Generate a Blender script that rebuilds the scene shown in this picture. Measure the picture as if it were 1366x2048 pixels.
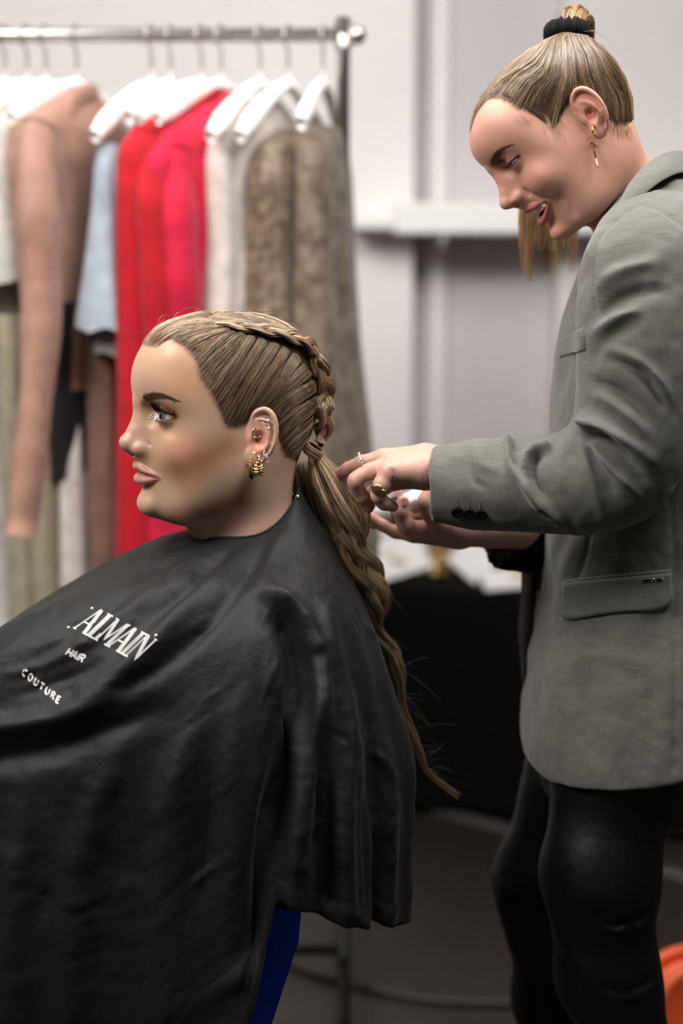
import bpy, math, random
import numpy as np
from mathutils import Vector, Matrix

for _o in list(bpy.data.objects):
    bpy.data.objects.remove(_o)
scene = bpy.context.scene
COL = scene.collection

# ------------------------------------------------------------------ camera
CAM_H, PITCH, FPX = 1.5, math.radians(10.4), 2844.0
CAMP = np.array([0.0, 0.0, CAM_H])
_cf = np.array([0, math.cos(PITCH), -math.sin(PITCH)])
_cu = np.array([0, math.sin(PITCH), math.cos(PITCH)])
cam_data = bpy.data.cameras.new('camera')
cam_data.sensor_fit = 'VERTICAL'
cam_data.sensor_height = 36.0
cam_data.lens = 36.0 * FPX / 2048.0
cam_data.clip_start = 0.05
cam_data.dof.use_dof = True
cam_data.dof.focus_distance = 1.555
cam_data.dof.aperture_fstop = 1.9
cam = bpy.data.objects.new('camera', cam_data)
cam.location = (0, 0, CAM_H)
cam.rotation_euler = (math.radians(90) - PITCH, 0, 0)
COL.objects.link(cam)
scene.camera = cam

# ------------------------------------------------------------------ light
world = bpy.data.worlds.new('world')
scene.world = world
world.use_nodes = True
world.node_tree.nodes['Background'].inputs['Color'].default_value = (1.0, 0.96, 0.92, 1)
world.node_tree.nodes['Background'].inputs['Strength'].default_value = 0.07

def area_light(name, loc, target, size, power, color=(1, .96, .92), size_y=None):
    ld = bpy.data.lights.new(name, 'AREA')
    ld.shape = 'RECTANGLE'
    ld.size = size
    ld.size_y = size_y or size
    ld.energy = power
    ld.color = color
    o = bpy.data.objects.new(name, ld)
    o.location = loc
    o.rotation_euler = (Vector(target) - Vector(loc)).to_track_quat('-Z', 'Y').to_euler()
    COL.objects.link(o)
    return o

area_light('ceiling_lamp', (-1.35, 0.75, 2.8), (-0.4, 1.6, 1.2), 1.0, 70, (1.0, .96, .91))
area_light('ceiling_lamp', (0.72, 1.15, 2.85), (0.55, 1.6, 1.0), .8, 30, (1.0, .96, .91))
area_light('ceiling_lamp', (-0.1, 2.35, 2.9), (0.0, 3.4, 0.6), 2.2, 80, (1.0, .98, .975))

scene.view_settings.view_transform = 'Standard'
scene.view_settings.look = 'None'
scene.view_settings.gamma = 1.0
scene.view_settings.use_curve_mapping = False
scene.view_settings.exposure = 0.0

# ------------------------------------------------------------------ helpers
def at(px, py, Y):
    """world point on the ray through a photo pixel at depth Y (metres into the room)"""
    d = np.array([(px - 683.0) / FPX, 0, 0]) + _cu * (-(py - 1024.0) / FPX) + _cf
    return CAMP + d * (Y / d[1])

def proj(P):
    P = np.asarray(P, float) - CAMP
    z = P @ _cf
    return np.stack([683 + FPX * P[..., 0] / z, 1024 - FPX * (P @ _cu) / z], -1)

def lin(c):
    """sRGB 0-255 -> linear rgba"""
    c = np.asarray(c, float) / 255.0
    l = np.where(c <= 0.04045, c / 12.92, ((c + 0.055) / 1.055) ** 2.4)
    return tuple(l[:3]) + (1.0,)

def tag(o, label=None, cat=None, group=None, kind=None):
    if label: o['label'] = label
    if cat: o['category'] = cat
    if group: o['group'] = group
    if kind: o['kind'] = kind
    return o

def empty(name, loc=(0, 0, 0)):
    o = bpy.data.objects.new(name, None)
    o.empty_display_size = 0.02
    o.location = loc
    COL.objects.link(o)
    return o

def setparent(o, p):
    if p is not None:
        o.parent = p
        # parents are only ever translated, so the inverse is a plain shift
        t = Vector((0, 0, 0))
        q = p
        while q is not None:
            t += q.location + q.matrix_parent_inverse.translation
            q = q.parent
        o.matrix_parent_inverse = Matrix.Translation(-t)

def mesh_obj(name, V, F, mat=None, parent=None, smooth=True, col=None, uv=None):
    """V (n,3); F (m,k) array or list of arrays / lists of faces"""
    me = bpy.data.meshes.new(name)
    V = np.ascontiguousarray(V, np.float32)
    if isinstance(F, np.ndarray):
        Fl = [F]
    else:
        Fl = [np.asarray(f, np.int32) for f in F if len(f)] if len(F) and hasattr(F[0], '__len__') and hasattr(F[0][0], '__len__') else None
        if Fl is None:
            bylen = {}
            for f in F:
                bylen.setdefault(len(f), []).append(f)
            Fl = [np.asarray(v, np.int32) for v in bylen.values()]
    loops = np.concatenate([f.ravel() for f in Fl]).astype(np.int32)
    tot = np.concatenate([np.full(len(f), f.shape[1], np.int32) for f in Fl])
    start = np.concatenate([[0], np.cumsum(tot)[:-1]]).astype(np.int32)
    me.vertices.add(len(V))
    me.vertices.foreach_set('co', V.ravel())
    me.loops.add(len(loops))
    me.loops.foreach_set('vertex_index', loops)
    me.polygons.add(len(tot))
    me.polygons.foreach_set('loop_start', start)
    me.polygons.foreach_set('loop_total', tot)
    me.update(calc_edges=True)
    me.polygons.foreach_set('use_smooth', np.full(len(tot), bool(smooth)))
    if col is not None:
        col = np.asarray(col, np.float32)
        if col.shape[1] == 3:
            col = np.concatenate([col, np.ones((len(col), 1), np.float32)], 1)
        a = me.color_attributes.new('Col', 'FLOAT_COLOR', 'POINT')
        a.data.foreach_set('color', np.ascontiguousarray(col).ravel())
    if uv is not None:
        u = me.attributes.new('uvw', 'FLOAT_VECTOR', 'POINT')
        uv = np.asarray(uv, np.float32)
        if uv.shape[1] == 2:
            uv = np.concatenate([uv, np.zeros((len(uv), 1), np.float32)], 1)
        u.data.foreach_set('vector', np.ascontiguousarray(uv).ravel())
    me.validate()
    o = bpy.data.objects.new(name, me)
    if mat is not None:
        me.materials.append(mat)
    COL.objects.link(o)
    setparent(o, parent)
    return o

def cat_mesh(parts):
    """join (V,F) pairs into one; F arrays all of the same width per part"""
    Vs, Fs, n = [], [], 0
    for V, F in parts:
        V = np.asarray(V, float)
        Vs.append(V)
        for f in (F if isinstance(F, list) else [F]):
            Fs.append(np.asarray(f, np.int64) + n)
        n += len(V)
    return np.concatenate(Vs), Fs

# ---- splines -------------------------------------------------------
def catmull(P, n, closed=False):
    """resample control points (k,d) with a Catmull-Rom spline to n points"""
    P = np.asarray(P, float)
    if P.ndim == 1:
        P = P[:, None]
    k = len(P)
    if closed:
        t = np.linspace(0, k, n, endpoint=False)
        i = np.floor(t).astype(int)
        f = (t - i)[:, None]
        g = lambda j: P[(i + j) % k]
    else:
        t = np.linspace(0, k - 1, n)
        i = np.minimum(np.floor(t).astype(int), k - 2)
        f = (t - i)[:, None]
        Q = np.concatenate([[2 * P[0] - P[1]], P, [2 * P[-1] - P[-2]]])
        g = lambda j: Q[i + j + 1]
    p0, p1, p2, p3 = g(-1), g(0), g(1), g(2)
    return 0.5 * (2 * p1 + (p2 - p0) * f + (2 * p0 - 5 * p1 + 4 * p2 - p3) * f ** 2 + (3 * p1 - p0 - 3 * p2 + p3) * f ** 3)

def pinterp(x, xs, ys):
    """smooth (monotone cubic) interpolation of ys over xs"""
    x = np.asarray(x, float); xs = np.asarray(xs, float); ys = np.asarray(ys, float)
    h = np.diff(xs); d = np.diff(ys) / h
    m = np.zeros_like(ys)
    for i in range(1, len(xs) - 1):
        if d[i - 1] * d[i] > 0:
            w1, w2 = 2 * h[i] + h[i - 1], h[i] + 2 * h[i - 1]
            m[i] = (w1 + w2) / (w1 / d[i - 1] + w2 / d[i])
    m[0], m[-1] = d[0], d[-1]
    x = np.clip(x, xs[0], xs[-1])
    i = np.clip(np.searchsorted(xs, x) - 1, 0, len(xs) - 2)
    t = (x - xs[i]) / h[i]
    return (ys[i] * (2 * t**3 - 3 * t**2 + 1) + h[i] * m[i] * (t**3 - 2 * t**2 + t)
            + ys[i + 1] * (-2 * t**3 + 3 * t**2) + h[i] * m[i + 1] * (t**3 - t**2))

def sstep(a, b, x):
    t = np.clip((x - a) / (b - a), 0, 1)
    return t * t * (3 - 2 * t)

def seg_dist2(P, A):
    """distance of 2-D points P to polyline A, and the parameter 0..1 along it"""
    A = np.asarray(A, float)
    best = np.full(len(P), 1e9); par = np.zeros(len(P))
    n = len(A) - 1
    for i in range(n):
        a, b = A[i], A[i + 1]
        ab = b - a
        t = np.clip(((P - a) @ ab) / max(ab @ ab, 1e-9), 0, 1)
        d = np.linalg.norm(P - a - t[:, None] * ab, axis=1)
        m = d < best
        best[m] = d[m]; par[m] = (i + t[m]) / n
    return best, par

def vnoise(P, seed=0):
    """smooth value noise, P (n,3) -> about -1..1"""
    P = np.asarray(P, float)
    i = np.floor(P).astype(np.int64)
    f = P - i
    f = f * f * (3 - 2 * f)
    def h(a, b, c):
        n = (a * 374761393 + b * 668265263 + c * 2147483647 + seed * 974711) & 0xffffffff
        n = ((n ^ (n >> 13)) * 1274126177) & 0xffffffff
        return ((n ^ (n >> 16)) & 0xffff) / 32767.5 - 1
    x, y, z = i[:, 0], i[:, 1], i[:, 2]
    fx, fy, fz = f[:, 0], f[:, 1], f[:, 2]
    l = lambda a, b, t: a + (b - a) * t
    return l(l(l(h(x, y, z), h(x+1, y, z), fx), l(h(x, y+1, z), h(x+1, y+1, z), fx), fy),
             l(l(h(x, y, z+1), h(x+1, y, z+1), fx), l(h(x, y+1, z+1), h(x+1, y+1, z+1), fx), fy), fz)

def vnormals(V, F):
    N = np.zeros_like(V)
    for f in (F if isinstance(F, list) else [F]):
        n = np.cross(V[f[:, 2]] - V[f[:, 0]], V[f[:, -1]] - V[f[:, 1]])
        for k in range(f.shape[1]):
            for c in range(3):
                N[:, c] += np.bincount(f[:, k], n[:, c], len(V))
    return N / np.maximum(np.linalg.norm(N, axis=1, keepdims=True), 1e-12)

def sculpt(V, N, strokes, view=True):
    """fold lines: each stroke = (pixel polyline, width px, height m [, taper]); moves V along N.
    Only vertices that face the viewer's side are moved, so a fold stays on its own side of the cloth."""
    uv = proj(V)
    D = np.zeros(len(V))
    d = V - CAMP
    d /= np.linalg.norm(d, axis=1, keepdims=True)
    facing = sstep(-0.05, 0.25, -(d * N).sum(1))
    for s in strokes:
        pts, w, h = s[0], s[1], s[2]
        pl = catmull(np.array(pts, float), 6 * len(pts)) if len(pts) > 2 else np.array(pts, float)
        lo = pl.min(0) - 4 * w; hi = pl.max(0) + 4 * w
        m = np.flatnonzero(((uv > lo) & (uv < hi)).all(1))
        if not len(m): continue
        r, t = seg_dist2(uv[m], pl)
        taper = np.sin(np.clip(t, 0.02, 0.98) * math.pi) ** 0.6 if len(s) < 4 else np.interp(t, np.linspace(0, 1, len(s[3])), s[3])
        D[m] += h * np.exp(-(r / w) ** 2) * taper
    return V + N * (D * facing)[:, None]

def grid_faces(nu, nv, closed_u=False, closed_v=False):
    """vertex index = i*nv + j"""
    iu = np.arange(nu if closed_u else nu - 1)
    jv = np.arange(nv if closed_v else nv - 1)
    I, J = np.meshgrid(iu, jv, indexing='ij')
    I, J = I.ravel(), J.ravel()
    I2, J2 = (I + 1) % nu, (J + 1) % nv
    return np.stack([I * nv + J, I2 * nv + J, I2 * nv + J2, I * nv + J2], 1)

def frames(P, up=None):
    """parallel-transport frames along P -> T, A, B"""
    P = np.asarray(P, float)
    T = np.gradient(P, axis=0)
    T /= np.maximum(np.linalg.norm(T, axis=1, keepdims=True), 1e-12)
    a = np.array(up if up is not None else ([0, 0, 1.0] if abs(T[0, 2]) < .9 else [1.0, 0, 0]))
    A = np.zeros_like(P)
    for i in range(len(P)):
        a = a - T[i] * (a @ T[i])
        a = a / max(np.linalg.norm(a), 1e-9)
        A[i] = a
    return T, A, np.cross(T, A)

def tube(P, r, sides=8, up=None, caps=True, ry=None):
    """one round tube along P (n,3); r scalar or (n,)"""
    P = np.asarray(P, float); n = len(P)
    r = np.broadcast_to(np.asarray(r, float), (n,))
    ry = r if ry is None else np.broadcast_to(np.asarray(ry, float), (n,))
    T, A, B = frames(P, up)
    th = np.linspace(0, 2 * math.pi, sides, endpoint=False)
    V = P[:, None] + A[:, None] * (np.cos(th)[None, :, None] * r[:, None, None]) + B[:, None] * (np.sin(th)[None, :, None] * ry[:, None, None])
    F = [grid_faces(n, sides, False, True)[:, ::-1]]
    V = V.reshape(-1, 3)
    if caps:
        F.append(np.array([list(range(sides))]))
        F.append(np.array([[(n - 1) * sides + k for k in range(sides)][::-1]]))
    return V, F

def strands(S, r, sides=3, taper=True):
    """many hairs at once: S (m,n,3) -> thin prisms; r scalar or (m,)"""
    S = np.asarray(S, float); m, n, _ = S.shape
    T = np.gradient(S, axis=1)
    T /= np.maximum(np.linalg.norm(T, axis=2, keepdims=True), 1e-12)
    A = np.cross(T, np.array([.22, .95, .2])); A /= np.maximum(np.linalg.norm(A, axis=2, keepdims=True), 1e-12)
    B = np.cross(T, A)
    w = np.ones(n)
    if taper:
        w = np.interp(np.linspace(0, 1, n), [0, .22, .8, 1], [.15, 1, 1, .2])
    r = np.broadcast_to(np.asarray(r, float), (m,))[:, None, None] * w[None, :, None]
    th = np.arange(sides) * 2 * math.pi / sides
    V = S[:, :, None] + (A * r)[:, :, None] * np.cos(th)[None, None, :, None] + (B * r)[:, :, None] * np.sin(th)[None, None, :, None]
    f = grid_faces(n, sides, False, True)
    F = (f[None] + (np.arange(m) * n * sides)[:, None, None]).reshape(-1, 4)
    return V.reshape(-1, 3), F

def box(lo, hi, bev=0.0):
    lo = np.array(lo, float); hi = np.array(hi, float)
    if bev <= 0:
        V = np.array([[x, y, z] for x in (lo[0], hi[0]) for y in (lo[1], hi[1]) for z in (lo[2], hi[2])])
        F = np.array([[0,1,3,2],[4,6,7,5],[0,4,5,1],[2,3,7,6],[0,2,6,4],[1,5,7,3]])
        return V, F
    c = (lo + hi) / 2; hs = (hi - lo) / 2
    V, idx = [], {}
    # chamfered box: 24 verts
    for sx in (-1, 1):
        for sy in (-1, 1):
            for sz in (-1, 1):
                s = np.array([sx, sy, sz])
                for ax in range(3):
                    p = hs - bev
                    p = p.copy(); p[ax] = hs[ax]
                    idx[(sx, sy, sz, ax)] = len(V)
                    V.append(c + s * p)
    F4, F3 = [], []
    for ax in range(3):
        u, v = (ax + 1) % 3, (ax + 2) % 3
        for s in (-1, 1):
            q = []
            for (a, b) in ((-1, -1), (1, -1), (1, 1), (-1, 1)):
                k = [0, 0, 0]; k[ax] = s; k[u] = a; k[v] = b
                q.append(idx[tuple(k) + (ax,)])
            F4.append(q if s > 0 else q[::-1])
    for ax in range(3):
        u, v = (ax + 1) % 3, (ax + 2) % 3
        for a in (-1, 1):
            for b in (-1, 1):
                k0 = [0, 0, 0]; k1 = [0, 0, 0]
                k0[ax] = -1; k1[ax] = 1
                for k in (k0, k1): k[u] = a; k[v] = b
                q = [idx[tuple(k0) + (u,)], idx[tuple(k1) + (u,)], idx[tuple(k1) + (v,)], idx[tuple(k0) + (v,)]]
                F4.append(q if a * b > 0 else q[::-1])
    for sx in (-1, 1):
        for sy in (-1, 1):
            for sz in (-1, 1):
                q = [idx[(sx, sy, sz, 0)], idx[(sx, sy, sz, 1)], idx[(sx, sy, sz, 2)]]
                F3.append(q if sx * sy * sz > 0 else q[::-1])
    return np.array(V), [np.array(F4), np.array(F3)]

def lathe(prof, seg=24, axis_o=(0, 0, 0), axis=(0, 0, 1)):
    """prof (k,2) = (radius, height) revolved about axis"""
    ax = Vector(axis).normalized()
    q = Vector((0, 0, 1)).rotation_difference(ax).to_matrix()
    prof = np.asarray(prof, float); k = len(prof)
    th = np.linspace(0, 2 * math.pi, seg, endpoint=False)
    V = np.stack([prof[:, 0][:, None] * np.cos(th), prof[:, 0][:, None] * np.sin(th), np.repeat(prof[:, 1][:, None], seg, 1)], -1).reshape(-1, 3)
    V = V @ np.array(q).T + np.array(axis_o)
    return V, grid_faces(k, seg, False, True)[:, ::-1]

# ---- signed-distance modelling -------------------------------------
def smin(a, b, k):
    h = np.maximum(k - np.abs(a - b), 0) / k
    return np.minimum(a, b) - h * h * k * 0.25
def smax(a, b, k):
    return -smin(-a, -b, k)
def sd_ell(P, c, r):
    q = P - np.asarray(c, float); r = np.asarray(r, float)
    k0 = np.linalg.norm(q / r, axis=1); k1 = np.linalg.norm(q / (r * r), axis=1)
    return k0 * (k0 - 1) / np.maximum(k1, 1e-9)
def sd_tube(P, pts, rad):
    """union of tapered capsules along pts"""
    pts = np.asarray(pts, float); rad = np.broadcast_to(np.asarray(rad, float), (len(pts),))
    d = np.full(len(P), 1e9)
    for i in range(len(pts) - 1):
        a, b = pts[i], pts[i + 1]
        ab = b - a
        t = np.clip(((P - a) @ ab) / max(ab @ ab, 1e-12), 0, 1)
        d = np.minimum(d, np.linalg.norm(P - a - t[:, None] * ab, axis=1) - (rad[i] + (rad[i + 1] - rad[i]) * t))
    return d
def sd_chain(P, pts, rad, k=0.3):
    """smoothly blended capsules"""
    d = None
    for i in range(len(pts) - 1):
        e = sd_tube(P, [pts[i], pts[i + 1]], [rad[i], rad[i + 1]])
        d = e if d is None else smin(d, e, k)
    return d

def sdf_mesh(f, lo, hi, h, m=4, band=2.2):
    """surface nets over f's zero level on a grid of step h; only the band near the surface is evaluated finely"""
    lo = np.asarray(lo, float); hi = np.asarray(hi, float)
    nc = np.ceil((hi - lo) / (h * m)).astype(int)
    gx = [lo[a] + h * m * (np.arange(nc[a]) + .5) for a in range(3)]
    G = np.stack(np.meshgrid(*gx, indexing='ij'), -1).reshape(-1, 3)
    C = f(G).reshape(nc)
    n = nc * m + 1
    V = np.empty(n, np.float32)
    V[:-1, :-1, :-1] = np.repeat(np.repeat(np.repeat(np.sign(C) * 9, m, 0), m, 1), m, 2)
    V[-1] = 9; V[:, -1] = 9; V[:, :, -1] = 9
    act = np.abs(C) < h * m * band * .87
    need = np.zeros(n, bool)
    for a, b, c in np.argwhere(act):
        need[a*m:a*m+m+1, b*m:b*m+m+1, c*m:c*m+m+1] = True
    idx = np.argwhere(need)
    V[need] = f(lo + idx * h)
    V[0] = np.maximum(V[0], 1e-3); V[-1] = np.maximum(V[-1], 1e-3)
    V[:, 0] = np.maximum(V[:, 0], 1e-3); V[:, -1] = np.maximum(V[:, -1], 1e-3)
    V[:, :, 0] = np.maximum(V[:, :, 0], 1e-3); V[:, :, -1] = np.maximum(V[:, :, -1], 1e-3)
    ins = V < 0
    s = np.zeros(n - 1, np.int8)
    for dx in (0, 1):
        for dy in (0, 1):
            for dz in (0, 1):
                s += ins[dx:n[0]-1+dx, dy:n[1]-1+dy, dz:n[2]-1+dz]
    cells = np.argwhere((s > 0) & (s < 8))
    cid = np.full(n - 1, -1, np.int32)
    cid[cells[:, 0], cells[:, 1], cells[:, 2]] = np.arange(len(cells))
    cor = np.array([[a, b, c] for a in (0, 1) for b in (0, 1) for c in (0, 1)])
    val = np.stack([V[cells[:, 0]+a, cells[:, 1]+b, cells[:, 2]+c] for a, b, c in cor], 1)
    pos = np.zeros((len(cells), 3)); cnt = np.zeros(len(cells))
    for i in range(8):
        for j in range(i + 1, 8):
            if np.abs(cor[i] - cor[j]).sum() != 1: continue
            x = (val[:, i] < 0) != (val[:, j] < 0)
            t = val[x, i] / (val[x, i] - val[x, j])
            pos[x] += cor[i] + (cor[j] - cor[i]) * t[:, None]
            cnt[x] += 1
    P = lo + (cells + pos / cnt[:, None]) * h
    F = []
    for ax in range(3):
        u, v = (ax + 1) % 3, (ax + 2) % 3
        sl0 = [slice(None)] * 3; sl1 = [slice(None)] * 3
        sl0[ax] = slice(0, -1); sl1[ax] = slice(1, None)
        A, B = ins[tuple(sl0)], ins[tuple(sl1)]
        e = np.argwhere(A != B)
        e = e[(e[:, u] > 0) & (e[:, v] > 0) & (e[:, u] < n[u]-1) & (e[:, v] < n[v]-1)]
        q = []
        for du, dv in ((-1, -1), (0, -1), (0, 0), (-1, 0)):
            c = e.copy(); c[:, u] += du; c[:, v] += dv
            q.append(cid[c[:, 0], c[:, 1], c[:, 2]])
        q = np.stack(q, 1)
        fl = ~A[e[:, 0], e[:, 1], e[:, 2]]
        q[fl] = q[fl][:, ::-1]
        F.append(q)
    F = np.concatenate(F)
    return P, F[(F >= 0).all(1)]

def relax(V, F, it=2, lam=.5):
    for _ in range(it):
        S = np.zeros_like(V); c = np.zeros(len(V))
        for k in range(F.shape[1]):
            a, b = F[:, k], F[:, (k + 1) % F.shape[1]]
            for d in range(3):
                S[:, d] += np.bincount(a, V[b, d], len(V)) + np.bincount(b, V[a, d], len(V))
            c += np.bincount(a, minlength=len(V)) + np.bincount(b, minlength=len(V))
        V = V + lam * (S / np.maximum(c, 1)[:, None] - V)
    return V

class Star:
    """closed star-shaped surface through given points: radius over direction, by spline interpolation on the sphere"""
    def __init__(self, pts, c, nth=160, nph=320, lam=1e-4):
        self.c = np.asarray(c, float)
        P = np.asarray(pts, float) - self.c
        r = np.linalg.norm(P, axis=1); D = P / r[:, None]
        n = len(P)
        K = np.linalg.norm(D[:, None] - D[None], axis=2) ** 3
        A = np.zeros((n + 4, n + 4)); A[:n, :n] = K + lam * np.eye(n)
        Q = np.concatenate([np.ones((n, 1)), D], 1); A[:n, n:] = Q; A[n:, :n] = Q.T
        w = np.linalg.solve(A, np.concatenate([r, np.zeros(4)]))
        th = np.linspace(0, math.pi, nth); ph = np.linspace(-math.pi, math.pi, nph)
        TH, PH = np.meshgrid(th, ph, indexing='ij')
        E = np.stack([np.sin(TH) * np.cos(PH), np.sin(TH) * np.sin(PH), np.cos(TH)], -1).reshape(-1, 3)
        R = (np.linalg.norm(E[:, None] - D[None], axis=2) ** 3) @ w[:n] + w[n] + E @ w[n + 1:]
        self.R = R.reshape(nth, nph); self.nth, self.nph = nth, nph
    def rad(self, D):
        t = np.arccos(np.clip(D[:, 2], -1, 1)) / math.pi * (self.nth - 1)
        p = (np.arctan2(D[:, 1], D[:, 0]) + math.pi) / (2 * math.pi) * (self.nph - 1)
        i = np.clip(t.astype(int), 0, self.nth - 2); j = np.clip(p.astype(int), 0, self.nph - 2)
        a, b = t - i, p - j
        R = self.R
        return (R[i, j]*(1-a)*(1-b) + R[i+1, j]*a*(1-b) + R[i, j+1]*(1-a)*b + R[i+1, j+1]*a*b)
    def sdf(self, P):
        q = P - self.c
        r = np.maximum(np.linalg.norm(q, axis=1), 1e-6)
        return (r - self.rad(q / r[:, None])) * 0.92

# ------------------------------------------------------------------ materials
def mat(name, color=(.8, .8, .8, 1), rough=.6, metal=0.0, **kw):
    m = bpy.data.materials.new(name)
    m.use_nodes = True
    b = m.node_tree.nodes['Principled BSDF']
    b.inputs['Base Color'].default_value = tuple(color)[:3] + (1,)
    b.inputs['Roughness'].default_value = rough
    b.inputs['Metallic'].default_value = metal
    for k, v in kw.items():
        b.inputs[k.replace('_', ' ')].default_value = v
    return m

class NT:
    """small node-tree helper"""
    def __init__(self, m):
        self.t = m.node_tree; self.b = self.t.nodes['Principled BSDF']
    def n(self, typ, **kw):
        o = self.t.nodes.new(typ)
        for k, v in kw.items():
            if k.startswith('i_'):
                key = k[2:].replace('_', ' ')
                o.inputs[int(key) if key.isdigit() else key].default_value = v
            else:
                setattr(o, k, v)
        return o
    def l(self, a, b):
        self.t.links.new(a, b)
    def coord(self, attr=None, scale=(1, 1, 1)):
        mp = self.n('ShaderNodeMapping')
        mp.inputs['Scale'].default_value = scale
        if attr:
            a = self.n('ShaderNodeAttribute', attribute_name=attr)
            self.l(a.outputs['Vector'], mp.inputs['Vector'])
        else:
            a = self.n('ShaderNodeTexCoord')
            self.l(a.outputs['Object'], mp.inputs['Vector'])
        return mp.outputs['Vector']
    def noise(self, vec, scale, detail=3, rough=.5):
        o = self.n('ShaderNodeTexNoise', i_Scale=scale, i_Detail=detail, i_Roughness=rough)
        self.l(vec, o.inputs['Vector'])
        return o.outputs['Fac']
    def ramp(self, fac, stops):
        o = self.n('ShaderNodeValToRGB')
        e = o.color_ramp.elements
        while len(e) < len(stops): e.new(.5)
        for k, (p, c) in enumerate(stops):
            e[k].position = p; e[k].color = tuple(c)[:3] + (1,)
        self.l(fac, o.inputs['Fac'])
        return o.outputs['Color']
    def mix(self, fac, a, b, mode='MIX'):
        o = self.n('ShaderNodeMix', data_type='RGBA', blend_type=mode)
        for s, v in ((o.inputs[0], fac), (o.inputs[6], a), (o.inputs[7], b)):
            if hasattr(v, 'is_linked'): self.l(v, s)
            elif isinstance(v, (int, float)): s.default_value = v
            else: s.default_value = tuple(v)[:3] + (1,)
        return o.outputs[2]
    def attr(self, name='Col'):
        return self.n('ShaderNodeAttribute', attribute_name=name).outputs['Color']
    def bump(self, h, strength=.3, dist=.001):
        o = self.n('ShaderNodeBump', i_Strength=strength, i_Distance=dist)
        self.l(h, o.inputs['Height'])
        self.l(o.outputs['Normal'], self.b.inputs['Normal'])
    def base(self, c):
        self.l(c, self.b.inputs['Base Color'])
def mat_skin(name, rough=.42):
    m = mat(name, (.6, .4, .3, 1), rough)
    t = NT(m)
    v = t.coord()
    n = t.noise(v, 900, 2)
    n2 = t.noise(v, 60, 3)
    c = t.mix(.10, t.attr(), t.ramp(n2, [(.3, lin((190, 120, 95))), (.7, lin((245, 210, 185)))]), 'SOFT_LIGHT')
    t.base(c)
    t.bump(n, .10, .0006)
    b = t.b
    b.inputs['Subsurface Weight'].default_value = .12
    b.inputs['Subsurface Radius'].default_value = (1, .35, .2)
    b.inputs['Subsurface Scale'].default_value = .004
    b.inputs['Specular IOR Level'].default_value = .35
    return m

def mat_attr(name, rough=.5, metal=0.0, spec=.5, sheen=0.0):
    m = mat(name, (.5, .5, .5, 1), rough, metal)
    t = NT(m)
    t.base(t.attr())
    t.b.inputs['Specular IOR Level'].default_value = spec
    if sheen:
        t.b.inputs['Sheen Weight'].default_value = sheen
    return m

M_SKIN_A = mat_skin('skin_made_up', .40)
M_SKIN_B = mat_skin('skin_bare', .46)
M_HAIR = mat_attr('hair', .32, 0, .7)
M_SCALP = mat_attr('scalp', .8, 0, .15)
M_EYE = mat_attr('eyeball', .06, 0, .6)
M_LASH = mat('lash_black', lin((18, 14, 13)), .5)
M_GOLD = mat('gold', lin((232, 198, 136)), .2, 1.0)
M_SILVER = mat('silver', lin((222, 220, 216)), .15, 1.0)
M_STONE = mat('clear_stone', lin((235, 238, 235)), .05, 0.0, Specular_IOR_Level=1.0, Coat_Weight=.6)
M_BLACKSTONE = mat('black_stone', lin((10, 14, 13)), .06)
M_TEETH = mat('teeth', lin((238, 228, 214)), .22)
M_MOUTH = mat('mouth_inside', lin((70, 22, 22)), .5)
# ------------------------------------------------------------------ heads (canonical frame in cm: x to the front, y to the left ear, z up, eyes at z = 0)
EAR_O = np.array([-.3, 6.75, -2.3])
def ear_sdf(P, eo=EAR_O, s=1.0, flare=22):
    f = math.radians(flare)
    U = np.array([-math.cos(f), math.sin(f), 0.0]); L = np.array([math.sin(f), math.cos(f), 0.0])
    q = (P - eo) / s
    Q = np.stack([q @ U, q[:, 2], q @ L], 1)
    far = np.linalg.norm(Q - np.array([.9, 0, .5]), axis=1) - 4.2
    out = np.maximum(far, .6)
    m = far < .6
    q = Q[m]
    plate = sd_ell(q, (.95, .45, .42), (1.55, 2.45, .30))
    lobe = sd_ell(q, (.15, -1.95, .42), (.85, .95, .30))
    d = smin(plate, lobe, .5)
    hx = catmull([(.75, .75, .25), (.30, 1.15, .38), (-.02, 1.75, .42), (.12, 2.4, .5), (.6, 2.85, .62), (1.35, 3.0, .72), (2.05, 2.45, .82), (2.4, 1.4, .86), (2.4, .2, .82), (2.1, -.9, .70), (1.6, -1.7, .58), (1.0, -2.3, .5)], 26)
    d = smin(d, sd_tube(q, hx, np.interp(np.linspace(0, 1, 26), [0, .15, .5, .8, 1], [.2, .27, .30, .24, .22])), .16)
    ah = catmull([(.55, 1.95, .45), (1.15, 1.45, .62), (1.62, .6, .72), (1.65, -.35, .70), (1.25, -1.05, .60), (.55, -1.3, .55)], 14)
    d = smin(d, sd_tube(q, ah, np.interp(np.linspace(0, 1, 14), [0, .5, 1], [.2, .30, .26])), .22)
    d = smax(d, -sd_ell(q, (.72, -.05, .80), (.70, .82, .58)), .18)
    d = smax(d, -sd_tube(q, catmull([(.35, 2.1, .8), (1.1, 2.35, .95), (1.8, 1.8, 1.05), (2.02, .8, 1.08), (1.98, -.2, 1.02)], 10), .22), .14)
    d = smin(d, sd_ell(q, (-.12, .1, .32), (.38, .58, .36)), .2)
    d = smax(d, -sd_ell(q, (.38, -.15, .25), (.22, .28, .5)), .12)
    out[m] = d * s
    return out

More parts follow.
